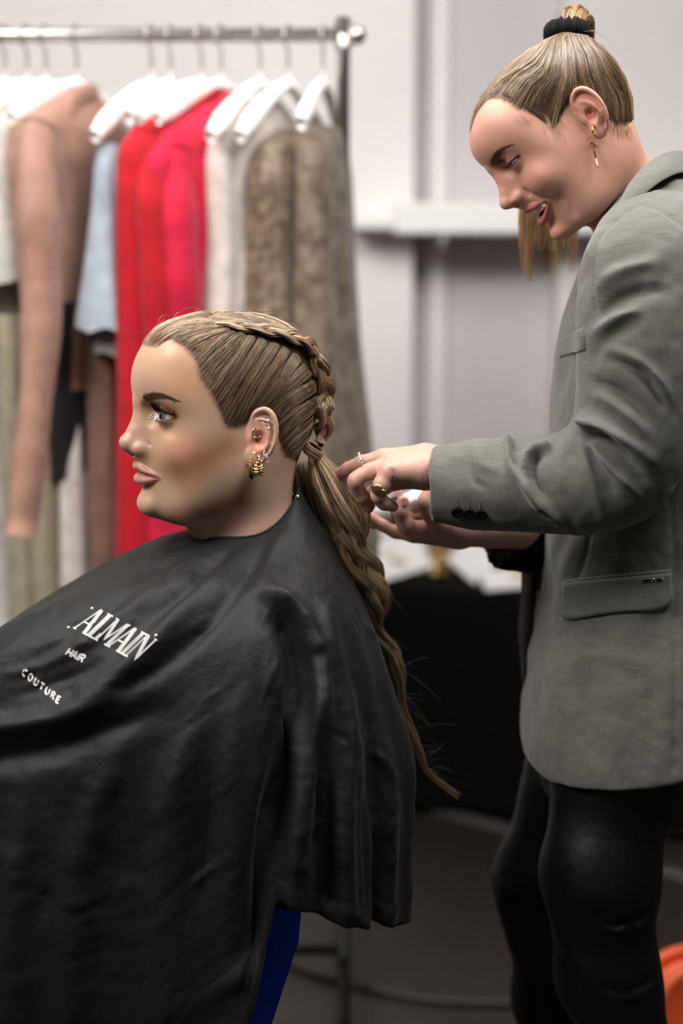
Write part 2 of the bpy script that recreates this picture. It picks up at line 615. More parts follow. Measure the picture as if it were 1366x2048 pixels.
def head_sdf(P0, H, neck):
    """H: dict of the person's features"""
    P = P0.copy()
    P[:, 1] = np.sqrt(P[:, 1] ** 2 + 1e-4)
    d = H['star'].sdf(P)
    m = (P[:, 0] > 5.0) & (P[:, 2] > -12.5) & (P[:, 2] < 4.5) & (d < 4.5)
    d[m] = face_sdf(P[m], d[m], H)
    d = smin(d, ear_sdf(P, H.get('ear_o', EAR_O), H.get('ear_s', 1.0), H.get('flare', 22)), .28)
    m = P[:, 2] < 3
    d[m] = smin(d[m], neck(P0[m]), H.get('neck_k', 1.6))
    return d

def face_sdf(P, d, H):
    for c, r, k in H.get('add', []):
        d = smin(d, sd_ell(P, c, r), k)
    # eye sockets
    E = np.array(H['eye'])
    for o, r, k in H['sock']:
        d = smax(d, -sd_ell(P, E + np.array(o), r), k)
    # nose
    nb = H['nose']
    for pts, rr, k in nb['body']:
        d = smin(d, sd_chain(P, pts, rr, .5), k)
    d = smin(d, sd_ell(P, *nb['tip']), .55)
    d = smin(d, sd_ell(P, *nb['ala']), nb.get('alak', .38))
    d = smin(d, sd_tube(P, nb['col'], .32), .35)
    d = smax(d, -sd_tube(P, nb['nostril'], [.30, .22, .12]), .18)
    if 'alacrease' in nb:
        d = smax(d, -sd_tube(P, catmull(nb['alacrease'], 10), .06), .3)
    # lids: a ball a little larger than the eyeball, then the almond opening is cut
    er = H['er']
    d = smin(d, np.linalg.norm(P - E, axis=1) - (er + .15), .42)
    for st, r, k in H.get('groove', []):
        st = catmull(st, 3 * len(st))
        d = smax(d, -sd_tube(P, st, r), k)
    for st, r, k in H.get('ridge', []):
        st = catmull(st, 3 * len(st)); rr = np.interp(np.linspace(0, 1, len(st)), np.linspace(0, 1, len(r)), r)
        d = smin(d, sd_tube(P, st, rr), k)
    q = P - E
    yy = q[:, 1]
    op = H['open']            # (y_in, y_out, top, bottom, tilt)
    t = np.clip((yy - op[0]) / (op[1] - op[0]), 0, 1)
    zc = op[4] * (t - .5)
    up = zc + op[2] * np.power(np.sin(math.pi * t ** .85), .75)
    lw = zc - op[3] * np.power(np.sin(math.pi * t ** 1.15), .85)
    cut = np.maximum(np.maximum(q[:, 2] - up, lw - q[:, 2]), np.maximum(np.maximum(op[0] - yy, yy - op[1]), -q[:, 0] + .2))
    cut = np.maximum(cut, np.linalg.norm(q, axis=1) - er - 1.0)
    d = smax(d, -cut * .8, .07)
    # lips
    for st, r, k in H['lips']:
        st = catmull(st, 14); rr = catmull(np.array(r, float), 14)[:, 0]
        d = smin(d, sd_tube(P, st, rr), k)
    for st, r, k in H['mouth']:
        st = catmull(st, 12); rr = catmull(np.array(r, float), 12)[:, 0]
        d = smax(d, -sd_tube(P, st, rr), k)
    return d

class Pose:
    """canonical cm -> world metres"""
    def __init__(self, yaw, pitch, roll, scale, px, py, Y):
        # yaw: turned from facing image-left towards the camera; pitch: nose down +; roll: top of the head towards the camera +
        a = math.radians(yaw)
        f = np.array([-math.cos(a), -math.sin(a), 0.0]); l = np.array([math.sin(a), -math.cos(a), 0.0]); u = np.array([0, 0, 1.0])
        p = math.radians(pitch)
        f, u = f * math.cos(p) - u * math.sin(p), u * math.cos(p) + f * math.sin(p)
        r = math.radians(roll)
        l, u = l * math.cos(r) - u * math.sin(r), u * math.cos(r) + l * math.sin(r)
        self.R = np.stack([f, l, u])          # rows
        self.s = scale / 100.0
        self.o = at(px, py, Y)
    def w(self, P):
        return np.asarray(P, float) @ self.R * self.s + self.o
    def inv(self, W):
        return ((np.asarray(W, float) - self.o) / self.s) @ self.R.T
    def px(self, P):
        return proj(self.w(P))

MID = lambda *p: [p]
def star_pts(mid, side):
    P = [(x, 0, z) for x, z in mid]
    for x, y, z in side:
        P += [(x, y, z), (x, -y, z)]
    return P
# ------------------------------------------------------------------ seated woman's head
midA = [(-1, 10.3), (3.2, 10.0), (6.6, 9.0), (8.9, 7.2), (10.1, 4.8), (10.45, 2.6), (10.15, 1.0), (9.65, -1.2), (9.6, -3.0), (9.6, -4.8), (9.55, -6.4), (9.1, -8.2), (9.2, -9.4), (8.3, -10.8),
        (6.3, -11.5), (3.5, -11.7), (-5.8, -7.5), (-8.0, -3.5), (-9.4, 1.5), (-8.4, 6.0), (-5.4, 9.2)]
sideA = [(9.9, 2.3, 4.6), (9.95, 2.2, 2.2), (8.5, 4.3, 4.8), (8.75, 4.1, 1.9), (7.0, 5.7, 1.7), (6.9, 5.6, 4.2), (7.4, 4.4, 7.0), (8.4, 3.2, -.2), (7.2, 5.0, -.4), (5.6, 6.3, -1.0),
         (6.8, 5.6, -2.7), (8.5, 3.4, -2.7), (8.2, 3.9, -4.6), (6.7, 5.5, -5.2), (8.6, 2.5, -6.0), (7.5, 4.0, -7.0), (5.7, 5.7, -7.9), (8.5, 1.9, -9.0), (7.5, 3.0, -10.2), (5.7, 4.4, -10.8),
         (2.6, 6.4, -7.6), (.3, 6.7, -6.6), (1.6, 6.85, -3.0), (3.6, 6.65, -1.2), (2.4, 4.6, -10.8), (-1.5, 6.3, -6.3), (-2.6, 6.7, -2.5), (1.5, 6.9, 2.0), (4.4, 6.3, 4.5), (-1.5, 7.4, 4.5), (1.5, 6.5, 7.2),
         (4.7, 5.2, 7.4), (-1, 5.0, 9.0), (3.5, 3.2, 9.4), (-5.8, 6.0, 4.0), (-5.6, 5.2, 7.2), (-6.2, 5.2, -1.0), (-8.4, 3.0, 2.0), (-7.6, 3.2, 5.8), (-7.0, 2.8, -3.6)]
HA = dict(
    star=Star(star_pts(midA, sideA), (1.0, 0, -1.0)),
    add=[((8.75, 0, -9.45), (1.1, 1.7, 1.1), 1.2)],
    ear_o=np.array([-.15, 6.75, -1.95]),
    eye=(7.45, 3.25, 0.0), er=1.22,
    sock=[((1.75, .1, .25), (.75, 1.8, .75), 1.2), ((1.9, -1.35, .0), (.9, .7, .9), 1.0)],
    nose=dict(body=[([(9.75, 0, 1.1), (9.7, 0, -.4), (10.3, 0, -1.9), (10.8, 0, -2.9)], [.6, .55, .62, .8], .9),
                    ([(8.8, 0, .2), (8.9, 0, -1.6), (9.1, 0, -3.4)], [.9, 1.35, 1.85], 1.0)],
              tip=((11.0, 0, -3.05), (.82, .85, .78)), alak=.55, ala=((9.6, 1.12, -3.6), (1.15, .64, .6)),
              col=[(10.8, 0, -3.45), (10.0, 0, -4.1), (9.5, 0, -4.3)], nostril=[(10.5, .42, -4.15), (10.1, .55, -4.0), (9.8, .55, -3.6)],
              alacrease=[(9.7, 1.85, -2.6), (9.1, 2.05, -3.1), (8.85, 2.0, -3.7), (9.05, 1.6, -4.2)]),
    groove=[([(8.35, 1.95, .45), (8.7, 2.7, .90), (8.55, 3.7, .92), (7.9, 4.6, .52)], .10, .22),
            ([(9.7, 0, -4.6), (10.0, 0, -5.2)], .12, .35)],
    open=(-1.3, 1.5, .50, .38, .25),
    lips=[([(9.98, 0, -5.66), (9.93, .55, -5.48), (9.45, 1.5, -5.85), (8.3, 2.75, -6.32)], [.35, .38, .30, .09], .3),
          ([(9.75, 0, -6.9), (9.6, .9, -6.86), (9.08, 1.75, -6.72), (8.25, 2.75, -6.42)], [.50, .47, .32, .09], .3)],
    mouth=[([(10.5, 0, -6.27), (10.1, .9, -6.2), (9.4, 1.8, -6.33), (8.5, 2.75, -6.4)], [.17, .16, .10, .05], .10)],
    neck_k=2.0)
POSEA = Pose(24, -2, 0, 1.08, 458, 824, 1.62)
NECKA = [(-1.6, 0, -4.0), (-1.4, 0, -9.0), (-2.0, 0, -14.0), (-3.2, 0, -19)]
def neckA(P):
    return sd_chain(P * np.array([1, 1.04, 1]), NECKA, [5.2, 5.1, 5.3, 6.6], 2.0)
sdfA = lambda P: head_sdf(P, HA, neckA)

def raycast(px, pose, sdf, steps=90):
    """photo pixels -> canonical points where their sight lines meet the surface (nan if they miss)"""
    px = np.asarray(px, float)
    O = pose.inv(CAMP[None])[0]
    W = np.array([at(x, y, 2.0) for x, y in px])
    D = pose.inv(W) - O
    D /= np.linalg.norm(D, axis=1, keepdims=True)
    c = (-O) @ D.T
    t = c - 16.0
    hit = np.zeros(len(px), bool)
    for _ in range(steps):
        d = sdf(O + D * t[:, None])
        hit |= d < .05
        t += np.where(hit, 0, np.maximum(d * .8, .02))
    P = O + D * t[:, None]
    P[~hit] = np.nan
    return P

def eyeball(pose, H, gaze, name, parent, colors, side=1):
    E = np.array(H['eye']) * np.array([1, side, 1]); er = H['er']
    a = np.linspace(1e-3, math.pi - 1e-3, 40)
    V, F = lathe([(er * math.sin(x), -er * math.cos(x)) for x in a], 40)
    g = np.array(gaze, float); g /= np.linalg.norm(g)
    ang = np.arccos(np.clip((V / er) @ g, -1, 1))
    scl, iris, limb, pup = [np.array(lin(c)[:3]) for c in colors]
    c = np.repeat(scl[None], len(V), 0)
    tt = np.arctan2(V[:, 1], V[:, 2])
    ir = iris[None] * (1 + .25 * np.sin(tt * 19)[:, None] * .5)
    c = np.where((ang < .50)[:, None], ir, c)
    c = np.where(((ang > .43) & (ang < .52))[:, None], limb, c)
    c = np.where((ang < .20)[:, None], pup, c)
    V = V * (1 + .05 * sstep(.6, .2, ang))[:, None]
    return mesh_obj(name, pose.w(V + E), F, M_EYE, parent, col=c)

def lid_edge(H, n, top=True, side=1, lift=.15):
    op = H['open']; E = np.array(H['eye']); er = H['er'] + lift
    t = np.linspace(.02, .99, n)
    zc = op[4] * (t - .5)
    z = zc + op[2] * np.sin(math.pi * t ** .85) ** .75 if top else zc - op[3] * np.sin(math.pi * t ** 1.15) ** .85
    y = op[0] + (op[1] - op[0]) * t
    x = np.sqrt(np.maximum(er ** 2 - y ** 2 - z ** 2, .01))
    P = E + np.stack([x, y, z], 1)
    N = P - E; N /= np.linalg.norm(N, axis=1, keepdims=True)
    P[:, 1] *= side; N[:, 1] *= side
    return P, N, t

def gauss(P, c, r):
    return np.exp(-(((P - np.asarray(c, float)) / np.asarray(r, float)) ** 2).sum(1))

def lashes(H, pose, side, rng, n, top, L, r, jitter=.12, updir=.9):
    P, N, t = lid_edge(H, n, top, side, .13)
    S = []
    for p, nn, tt in zip(P, N, t):
        out = nn.copy() + np.array([.5, side * (.9 * (tt - .35)), 0]) + rng.normal(0, jitter, 3)
        out /= np.linalg.norm(out)
        upv = np.array([0, 0, updir if top else -updir])
        l = L * (.65 + .35 * math.sin(math.pi * min(1, tt * 1.05))) * rng.uniform(.75, 1.1)
        k = np.linspace(0, 1, 6)[:, None]
        S.append(p + out * l * (k * .75) + upv * l * (k ** 2) * .75)
    V, F = strands(np.array(S), r)
    return pose.w(V), F
# ------------------------------------------------------------------ seated woman's hair
HAIR_TONES = [np.array(lin(c)[:3]) for c in ((66, 50, 37), (104, 82, 62), (138, 112, 86), (180, 152, 119), (214, 189, 155))]
def tones(rng, m, bias=0.0, spread=1.0):
    k = np.clip(rng.normal(1.9 + bias, 1.1 * spread, m), 0, 3.999)
    i = k.astype(int); f = (k - i)[:, None]
    T = np.array(HAIR_TONES)
    return T[i] * (1 - f) + T[np.minimum(i + 1, 4)] * f

class HairBuf:
    def __init__(self): self.V, self.F, self.C, self.n = [], [], [], 0
    def add(self, S, r, col, sides=3, taper=True):
        V, F = strands(S, r, sides, taper)
        self.V.append(V); self.F.append(F + self.n); self.n += len(V)
        col = np.asarray(col)
        if col.ndim == 1: col = np.repeat(col[None], len(S), 0)
        c = np.repeat(col, S.shape[1] * sides, 0)
        self.C.append(c)
    def tube(self, P, r, col, sides=10, ry=None, up=None):
        V, F = tube(P, r, sides, up, False, ry)
        self.V.append(V); self.F.append(F[0] + self.n); self.n += len(V)
        self.C.append(np.repeat(np.asarray(col)[None], len(V), 0))
    def obj(self, name, parent, mt=None):
        return mesh_obj(name, np.concatenate(self.V), np.concatenate(self.F), mt or M_HAIR, parent, col=np.concatenate(self.C))

def surf(star, P, off):
    q = P - star.c
    r = np.linalg.norm(q, axis=-1, keepdims=True)
    D = q / r
    return star.c + D * (star.rad(D.reshape(-1, 3)).reshape(r.shape) + np.asarray(off)[..., None])

def px_surf(px, pose, sdf, center):
    px = np.array(px, float); C = np.array(center, float)
    P = raycast(px, pose, sdf)
    for _ in range(30):
        b = np.isnan(P[:, 0])
        if not b.any(): break
        px[b] += (C - px[b]) * .03
        P[b] = raycast(px[b], pose, sdf)
    return P

def flow(rng, star, guides, N, npt, off0, off1, clump=None, jit=.12, nclump=0, rootj=.38):
    """hairs between guide curves (k,c,3), laid on the head"""
    k = len(guides)
    g = rng.uniform(0, k - 1, N)
    i = np.minimum(g.astype(int), k - 2); f = (g - i)[:, None, None]
    Q = guides[i] * (1 - f) + guides[i + 1] * f
    if nclump:
        cg = np.round(g / (k - 1) * nclump) / nclump * (k - 1)
        ci = np.minimum(cg.astype(int), k - 2); cf = (cg - ci)[:, None, None]
        QC = guides[ci] * (1 - cf) + guides[ci + 1] * cf
        w = np.linspace(0, clump, Q.shape[1])[None, :, None]
        Q = Q * (1 - w) + QC * w
        u_ = g / (k - 1) * nclump
        bulge = .55 * (np.cos((u_ - np.round(u_)) * math.pi) - .5) + .5 * np.sin(u_ * 2.17 + 1.3) * np.sin(u_ * .9 + 4)
    else:
        bulge = np.zeros(N)
    Q[:, 0] += (Q[:, 1] - Q[:, 0]) * rng.uniform(-.10, rootj, (N, 1))
    Q = Q + rng.normal(0, jit, (N, 1, 3)) * np.linspace(1, .4, Q.shape[1])[None, :, None] + rng.normal(0, jit * .4, Q.shape)
    S = np.stack([catmull(q, npt) for q in Q])
    t = np.linspace(0, 1, npt)[None]
    off = off0 + (off1 - off0) * t ** .7 + rng.uniform(0, .14, (N, 1)) * np.minimum(1, 4 * t) + bulge[:, None] * .20 * np.sin(t * math.pi * .7)
    # start with the root a little later on some hairs, so the hairline stays soft
    return surf(star, S, off)

def build_hairA(parent):
    rng = np.random.default_rng(11)
    star = HA['star']
    ctr = (470, 800)
    G = [[(336, 672), (368, 662), (402, 657), (436, 657)], [(350, 680), (380, 670), (412, 664), (446, 663)], [(374, 694), (400, 684), (428, 675), (456, 668)], [(398, 724), (418, 708), (438, 691), (462, 672)],
         [(404, 752), (428, 727), (455, 702), (483, 676)], [(424, 784), (450, 752), (474, 718), (498, 680)], [(444, 820), (468, 781), (494, 738), (522, 688)], [(455, 850), (478, 808), (508, 755), (545, 696)],
         [(480, 848), (503, 810), (532, 762), (566, 704)], [(503, 832), (527, 800), (555, 764), (588, 718)], [(524, 816), (550, 792), (577, 770), (606, 744)], [(550, 832), (575, 803), (600, 786), (628, 770)],
         [(558, 872), (583, 842), (606, 822), (634, 800)], [(567, 903), (588, 876), (608, 857), (634, 835)], [(578, 920), (597, 905), (612, 892), (632, 872)], [(590, 962), (602, 940), (612, 922), (624, 903)]]
    k = len(G)
    g = px_surf(np.array(G, float).reshape(-1, 2), POSEA, star.sdf, ctr).reshape(k, 4, 3)
    buf = HairBuf()
    # scalp cap
    capV, capF, mask = hair_cap_generic(HA['star'], g)
    base = np.repeat(np.array(HAIR_TONES[0])[None] * .8, len(capV), 0)
    S = flow(rng, star, g, 6000, 8, .10, .46, .30, .13, 15)
    buf.add(POSEA.w(S), .00022 * rng.uniform(.6, 1.5, len(S)), tones(rng, len(S), -.5))
    S2 = flow(rng, star, g, 700, 10, .05, .45, .75, .16, 11)
    S2[..., 1] *= -1
    buf.add(POSEA.w(S2), .0005, tones(rng, len(S2)))
    # fine short hairs along the hairline
    gs = g[:9].copy()
    S = flow(rng, star, gs, 700, 8, .0, .25, 0, .28, 0)[:, :6] + rng.normal(0, .03, (700, 1, 3))
    buf.add(POSEA.w(S), .00016, tones(rng, len(S), -.2))
    # braid path
    bp = [(430, 654), (458, 657), (487, 662), (522, 668), (552, 675), (581, 684), (608, 694), (630, 709), (646, 730), (653, 762), (656, 794), (655, 823), (646, 852), (636, 880), (626, 899)]
    B = px_surf(bp, POSEA, star.sdf, ctr)
    B = surf(star, B, np.interp(np.arange(len(B)), [0, 5, 9, 14], [.30, .50, .95, 1.1]))
    B[-3:] += np.array([[-.3, .1, 0], [-.5, .1, 0], [-.7, .2, 0]])
    Bp = catmull(B, 260)
    # hair from the parting down to the braid
    xr = np.linspace(8.9, -7.2, 12)
    top = []
    for j, x in enumerate(xr):
        R0 = np.array([x, .15, 9.0 if x > -4 else 6.5]) if x < 7.6 else np.array([x, .2, 7.2])
        e = Bp[int(np.clip(12 + j * 15.5, 0, 200))]
        if j < 2: R0[1] = 0.4
        m = (R0 * .62 + e * .38) + np.array([.5, .2, .6]); m2 = (R0 * .28 + e * .72) + np.array([.25, .1, .3])
        top.append([R0, m, m2, e])
    top = np.array(top)
    S = flow(rng, star, top, 2300, 9, .12, .45, .5, .14, 12)
    buf.add(POSEA.w(S), .00023 * rng.uniform(.6, 1.5, len(S)), tones(rng, len(S), -.15))
    S[..., 1] *= -1
    buf.add(POSEA.w(S[:900]), .00045, tones(rng, 900, .1))
    # front hairline over the forehead
    fr = []
    for y in np.linspace(2.6, -3.5, 6):
        R0 = surf(star, np.array([9.0 - .09 * y * y, y, 7.0 - .05 * y * y]), np.array(.02))
        e = Bp[8] * np.array([1, np.sign(y) if abs(y) > .5 else .3, 1])
        fr.append([R0, R0 * .7 + e * .3 + np.array([0, 0, .5]), R0 * .35 + e * .65 + np.array([0, 0, .3]), e])
    S = flow(rng, star, np.array(fr), 900, 10, .02, .4, .2, .14, 5)
    buf.add(POSEA.w(S), .00028, tones(rng, len(S), .1))
    hair = buf.obj('hair', parent)
    cap = mesh_obj('scalp', POSEA.w(capV), capF, M_SCALP, hair, col=base * mask[:, None] + np.array(lin((196, 158, 138))[:3]) * (1 - mask[:, None]))

    # the braid itself
    bb = HairBuf()
    def braid(Bp, mirror):
        n = len(Bp)
        L = np.concatenate([[0], np.cumsum(np.linalg.norm(np.diff(Bp, axis=0), axis=1))])
        s = L / L[-1]
        T = np.gradient(Bp, axis=0); T /= np.linalg.norm(T, axis=1, keepdims=True)
        Nn = Bp - star.c; Nn /= np.linalg.norm(Nn, axis=1, keepdims=True)
        cd = POSEA.inv(CAMP[None])[0] - Bp; cd /= np.linalg.norm(cd, axis=1, keepdims=True)
        kb = (.62 * sstep(.25, .6, s))[:, None]
        Nn = Nn * (1 - kb) + cd * kb
        Nn -= T * (Nn * T).sum(1, keepdims=True); Nn /= np.linalg.norm(Nn, axis=1, keepdims=True)
        Bn = np.cross(T, Nn)
        w = np.interp(s, [0, .1, .45, .7, .9, 1], [.40, .56, .72, .98, .86, .46])
        for kk in range(3):
            ph = 2 * math.pi * (L / 8.4 + kk / 3)
            lat = w * np.sin(ph) * .82; nor = .34 * w * np.sin(2 * ph) + .42 * w
            cen = Bp + Bn * lat[:, None] + Nn * nor[:, None]
            ct = np.gradient(cen, axis=0); ct /= np.linalg.norm(ct, axis=1, keepdims=True)
            u = np.cross(ct, Nn); u /= np.linalg.norm(u, axis=1, keepdims=True)
            v = np.cross(u, ct)
            m = 135 if not mirror else 50
            a = rng.uniform(0, 2 * math.pi, m); rr = np.sqrt(rng.uniform(.45, 1, m))
            tw = .5
            S = np.stack([cen + u * ((np.cos(a_ + tw * ph) * r_ * .62) * w)[:, None] + v * ((np.sin(a_ + tw * ph) * r_ * .40) * w)[:, None] for a_, r_ in zip(a, rr)])
            S = S[:, ::3] + rng.normal(0, .012, (m, 1, 3))
            P = POSEA.w(S if not mirror else S * np.array([1, -1, 1]))
            bb.add(P, .00034 * rng.uniform(.7, 1.4, m), tones(rng, m, .1), 3, False)
            core = cen[::2]
            pw = POSEA.w(core if not mirror else core * np.array([1, -1, 1]))
            bb.tube(pw, (w[::2] * .0046), HAIR_TONES[1], 8, w[::2] * .0034)
    braid(Bp, False)
    Bm = Bp.copy()
    braid(Bm, True)
    bb.obj('braid', parent)
    # wrapped band
    bd = HairBuf()
    c0 = POSEA.w(Bp[-1] + np.array([-.1, .25, -.25])); ax = POSEA.w(Bp[-1]) - POSEA.w(Bp[-16]); ax /= np.linalg.norm(ax)
    c0 = np.array(at(626, 903, c0[1]))
    ax = np.array([-.42, -.05, -.9]); ax /= np.linalg.norm(ax)
    a1 = np.cross(ax, [0, 1, 0]); a1 /= np.linalg.norm(a1); a2 = np.cross(ax, a1)
    th = np.linspace(0, 2 * math.pi, 28)
    S = []
    for j in range(110):
        h = rng.uniform(-.0058, .0058); r = .0098 + rng.uniform(-.0006, .0008) + .0012 * math.cos(h / .0058 * 1.4)
        S.append(c0 + ax * (h + .0022 * np.sin(th + 1.0))[:, None] + (a1 * np.cos(th)[:, None] + a2 * np.sin(th)[:, None]) * r)
    bd.add(np.array(S), .0005, tones(rng, 110, .3), 3, False)
    bd.tube(np.array([c0 - ax * .006, c0, c0 + ax * .006]), .0093, HAIR_TONES[0], 14)
    bd.obj('hair_band', parent)

    # long wavy ponytail
    pt = HairBuf()
    Yt = c0[1]
    path = np.array([(624, 903, 9), (640, 938, 28), (664, 985, 45), (690, 1030, 47), (704, 1070, 38), (709, 1102, 34), (728, 1140, 37), (747, 1180, 30), (752, 1215, 22), (750, 1245, 13), (765, 1275, 11), (785, 1302, 14), (796, 1335, 13),
                     (800, 1368, 8), (804, 1402, 6), (815, 1440, 7), (830, 1475, 10), (842, 1510, 9), (851, 1540, 5), (880, 1565, 6), (926, 1597, 9)], float)
    n = 120
    PP = catmull(path, n)
    cen = np.stack([at(x, y, Yt + .004 + .10 * sstep(940, 1300, y) * .35) for x, y in PP[:, :2]])
    wid = PP[:, 2] / 1755.0
    T, A, Bq = frames(cen, (1, 0, 0))
    t = np.linspace(0, 1, n)
    nl = 40
    for j in range(nl):
        lk = j % 8
        ang = lk * 2.39996 + .4; rad = .30 + .42 * math.sqrt((lk + .5) / 8)
        u0, v0 = rad * math.cos(ang) + rng.normal(0, .10), rad * math.sin(ang) + rng.normal(0, .10)
        endi = n if j % 5 == 0 else int(n * rng.uniform(.42, .70)) if j % 5 < 3 else int(n * rng.uniform(.6, .98))
        amp = .44 * sstep(.05, .3, t) * (1 - .5 * sstep(.6, .9, t)); ph = lk * .8 + rng.normal(0, .18); fr = 4.2 + .25 * math.sin(lk * 2.1)
        uu = u0 * .95 + amp * np.sin(2 * math.pi * fr * t + ph); vv = v0 * .95 + amp * np.cos(2 * math.pi * fr * t + ph)
        c = cen + A * (uu * wid)[:, None] + Bq * (vv * wid)[:, None]
        m = 84 if t[endi - 1] > .5 else 70
        a = rng.uniform(0, 2 * math.pi, m); rr = np.sqrt(rng.uniform(.05, 1, m))
        lw = wid * .21 * (1 - .5 * sstep(.5, .9, t)) + .0006
        spin = rng.uniform(-3, 3)
        S = np.stack([c + A * (np.cos(a_ + spin * t) * r_ * lw)[:, None] + Bq * (np.sin(a_ + spin * t) * r_ * lw * .6)[:, None] for a_, r_ in zip(a, rr)])
        lo = .2 + .55 * math.sin(lk * 1.9) + rng.normal(0, .15)
        S = np.stack([s_[np.linspace(0, (endi - 1) * rng.uniform(.84, 1), 26).astype(int)] for s_ in S]) + rng.normal(0, .0004, (m, 1, 3))
        pt.add(S, .00030 * rng.uniform(.7, 1.5, m), np.minimum(tones(rng, m, lo + 1.45) * 1.25, .8))
    # loose flyaways near the ends
    S = []
    for j in range(60):
        i = int(rng.choice([rng.integers(70, 84), rng.integers(92, 112), rng.integers(10, 60)], p=[.3, .5, .2]))
        d = A[i] * rng.uniform(.2, 1) + np.array([0, 0, rng.uniform(-.8, .3)]) + rng.normal(0, .3, 3)
        d /= np.linalg.norm(d); l = rng.uniform(.015, .05)
        q = np.linspace(0, 1, 8)[:, None]
        S.append(cen[i] + d * l * q + rng.normal(0, .3, 3) * l * q ** 2 + np.array([0, 0, -1]) * l * .4 * q ** 2)
    pt.add(np.array(S), .00012, tones(rng, 60, .6))
    pt.obj('ponytail', parent)
    # second gathered lock behind the neck (far side)
    p2 = HairBuf()
    far = np.stack([at(x, y, Yt + .03) for x, y in [(600, 925), (604, 950), (612, 985), (622, 1015), (640, 1060), (660, 1110)]])
    far = catmull(far, 24)
    T2, A2, B2 = frames(far, (1, 0, 0))
    m = 160; a = rng.uniform(0, 6.28, m); rr = np.sqrt(rng.uniform(0, 1, m)) * .015
    S = np.stack([far + A2 * (np.cos(a_) * r_) + B2 * (np.sin(a_) * r_) for a_, r_ in zip(a, rr)])
    p2.add(S, .0004, tones(rng, m, .1))
    p2.obj('back_lock', parent)
    # stray hairs lifting off the crown
    fy = HairBuf(); S = []
    for j in range(90):
        p = S0 = Bp[rng.integers(0, 200)] * 1.0 + rng.normal(0, .5, 3) if j % 2 else surf(star, np.array([rng.uniform(-7, 8), rng.uniform(-3, 4), 8.0]), np.array(.35))
        nrm = p - star.c; nrm /= np.linalg.norm(nrm)
        d = np.array([-1, rng.normal(0, .5), rng.normal(0, .3)]) * rng.choice([1, 1, -1]); d -= nrm * (d @ nrm); d /= np.linalg.norm(d)
        l = rng.uniform(1.0, 3.0); q = np.linspace(0, 1, 8)[:, None]; h = rng.uniform(.3, 1.0)
        S.append(p + d * l * q + nrm * (h * np.sin(q * math.pi * rng.uniform(.4, .95)) + .25) * .6)
    fy.add(POSEA.w(np.array(S)), .00013, tones(rng, 90, .3))
    fy.obj('flyaway_hair', parent)
    return hair

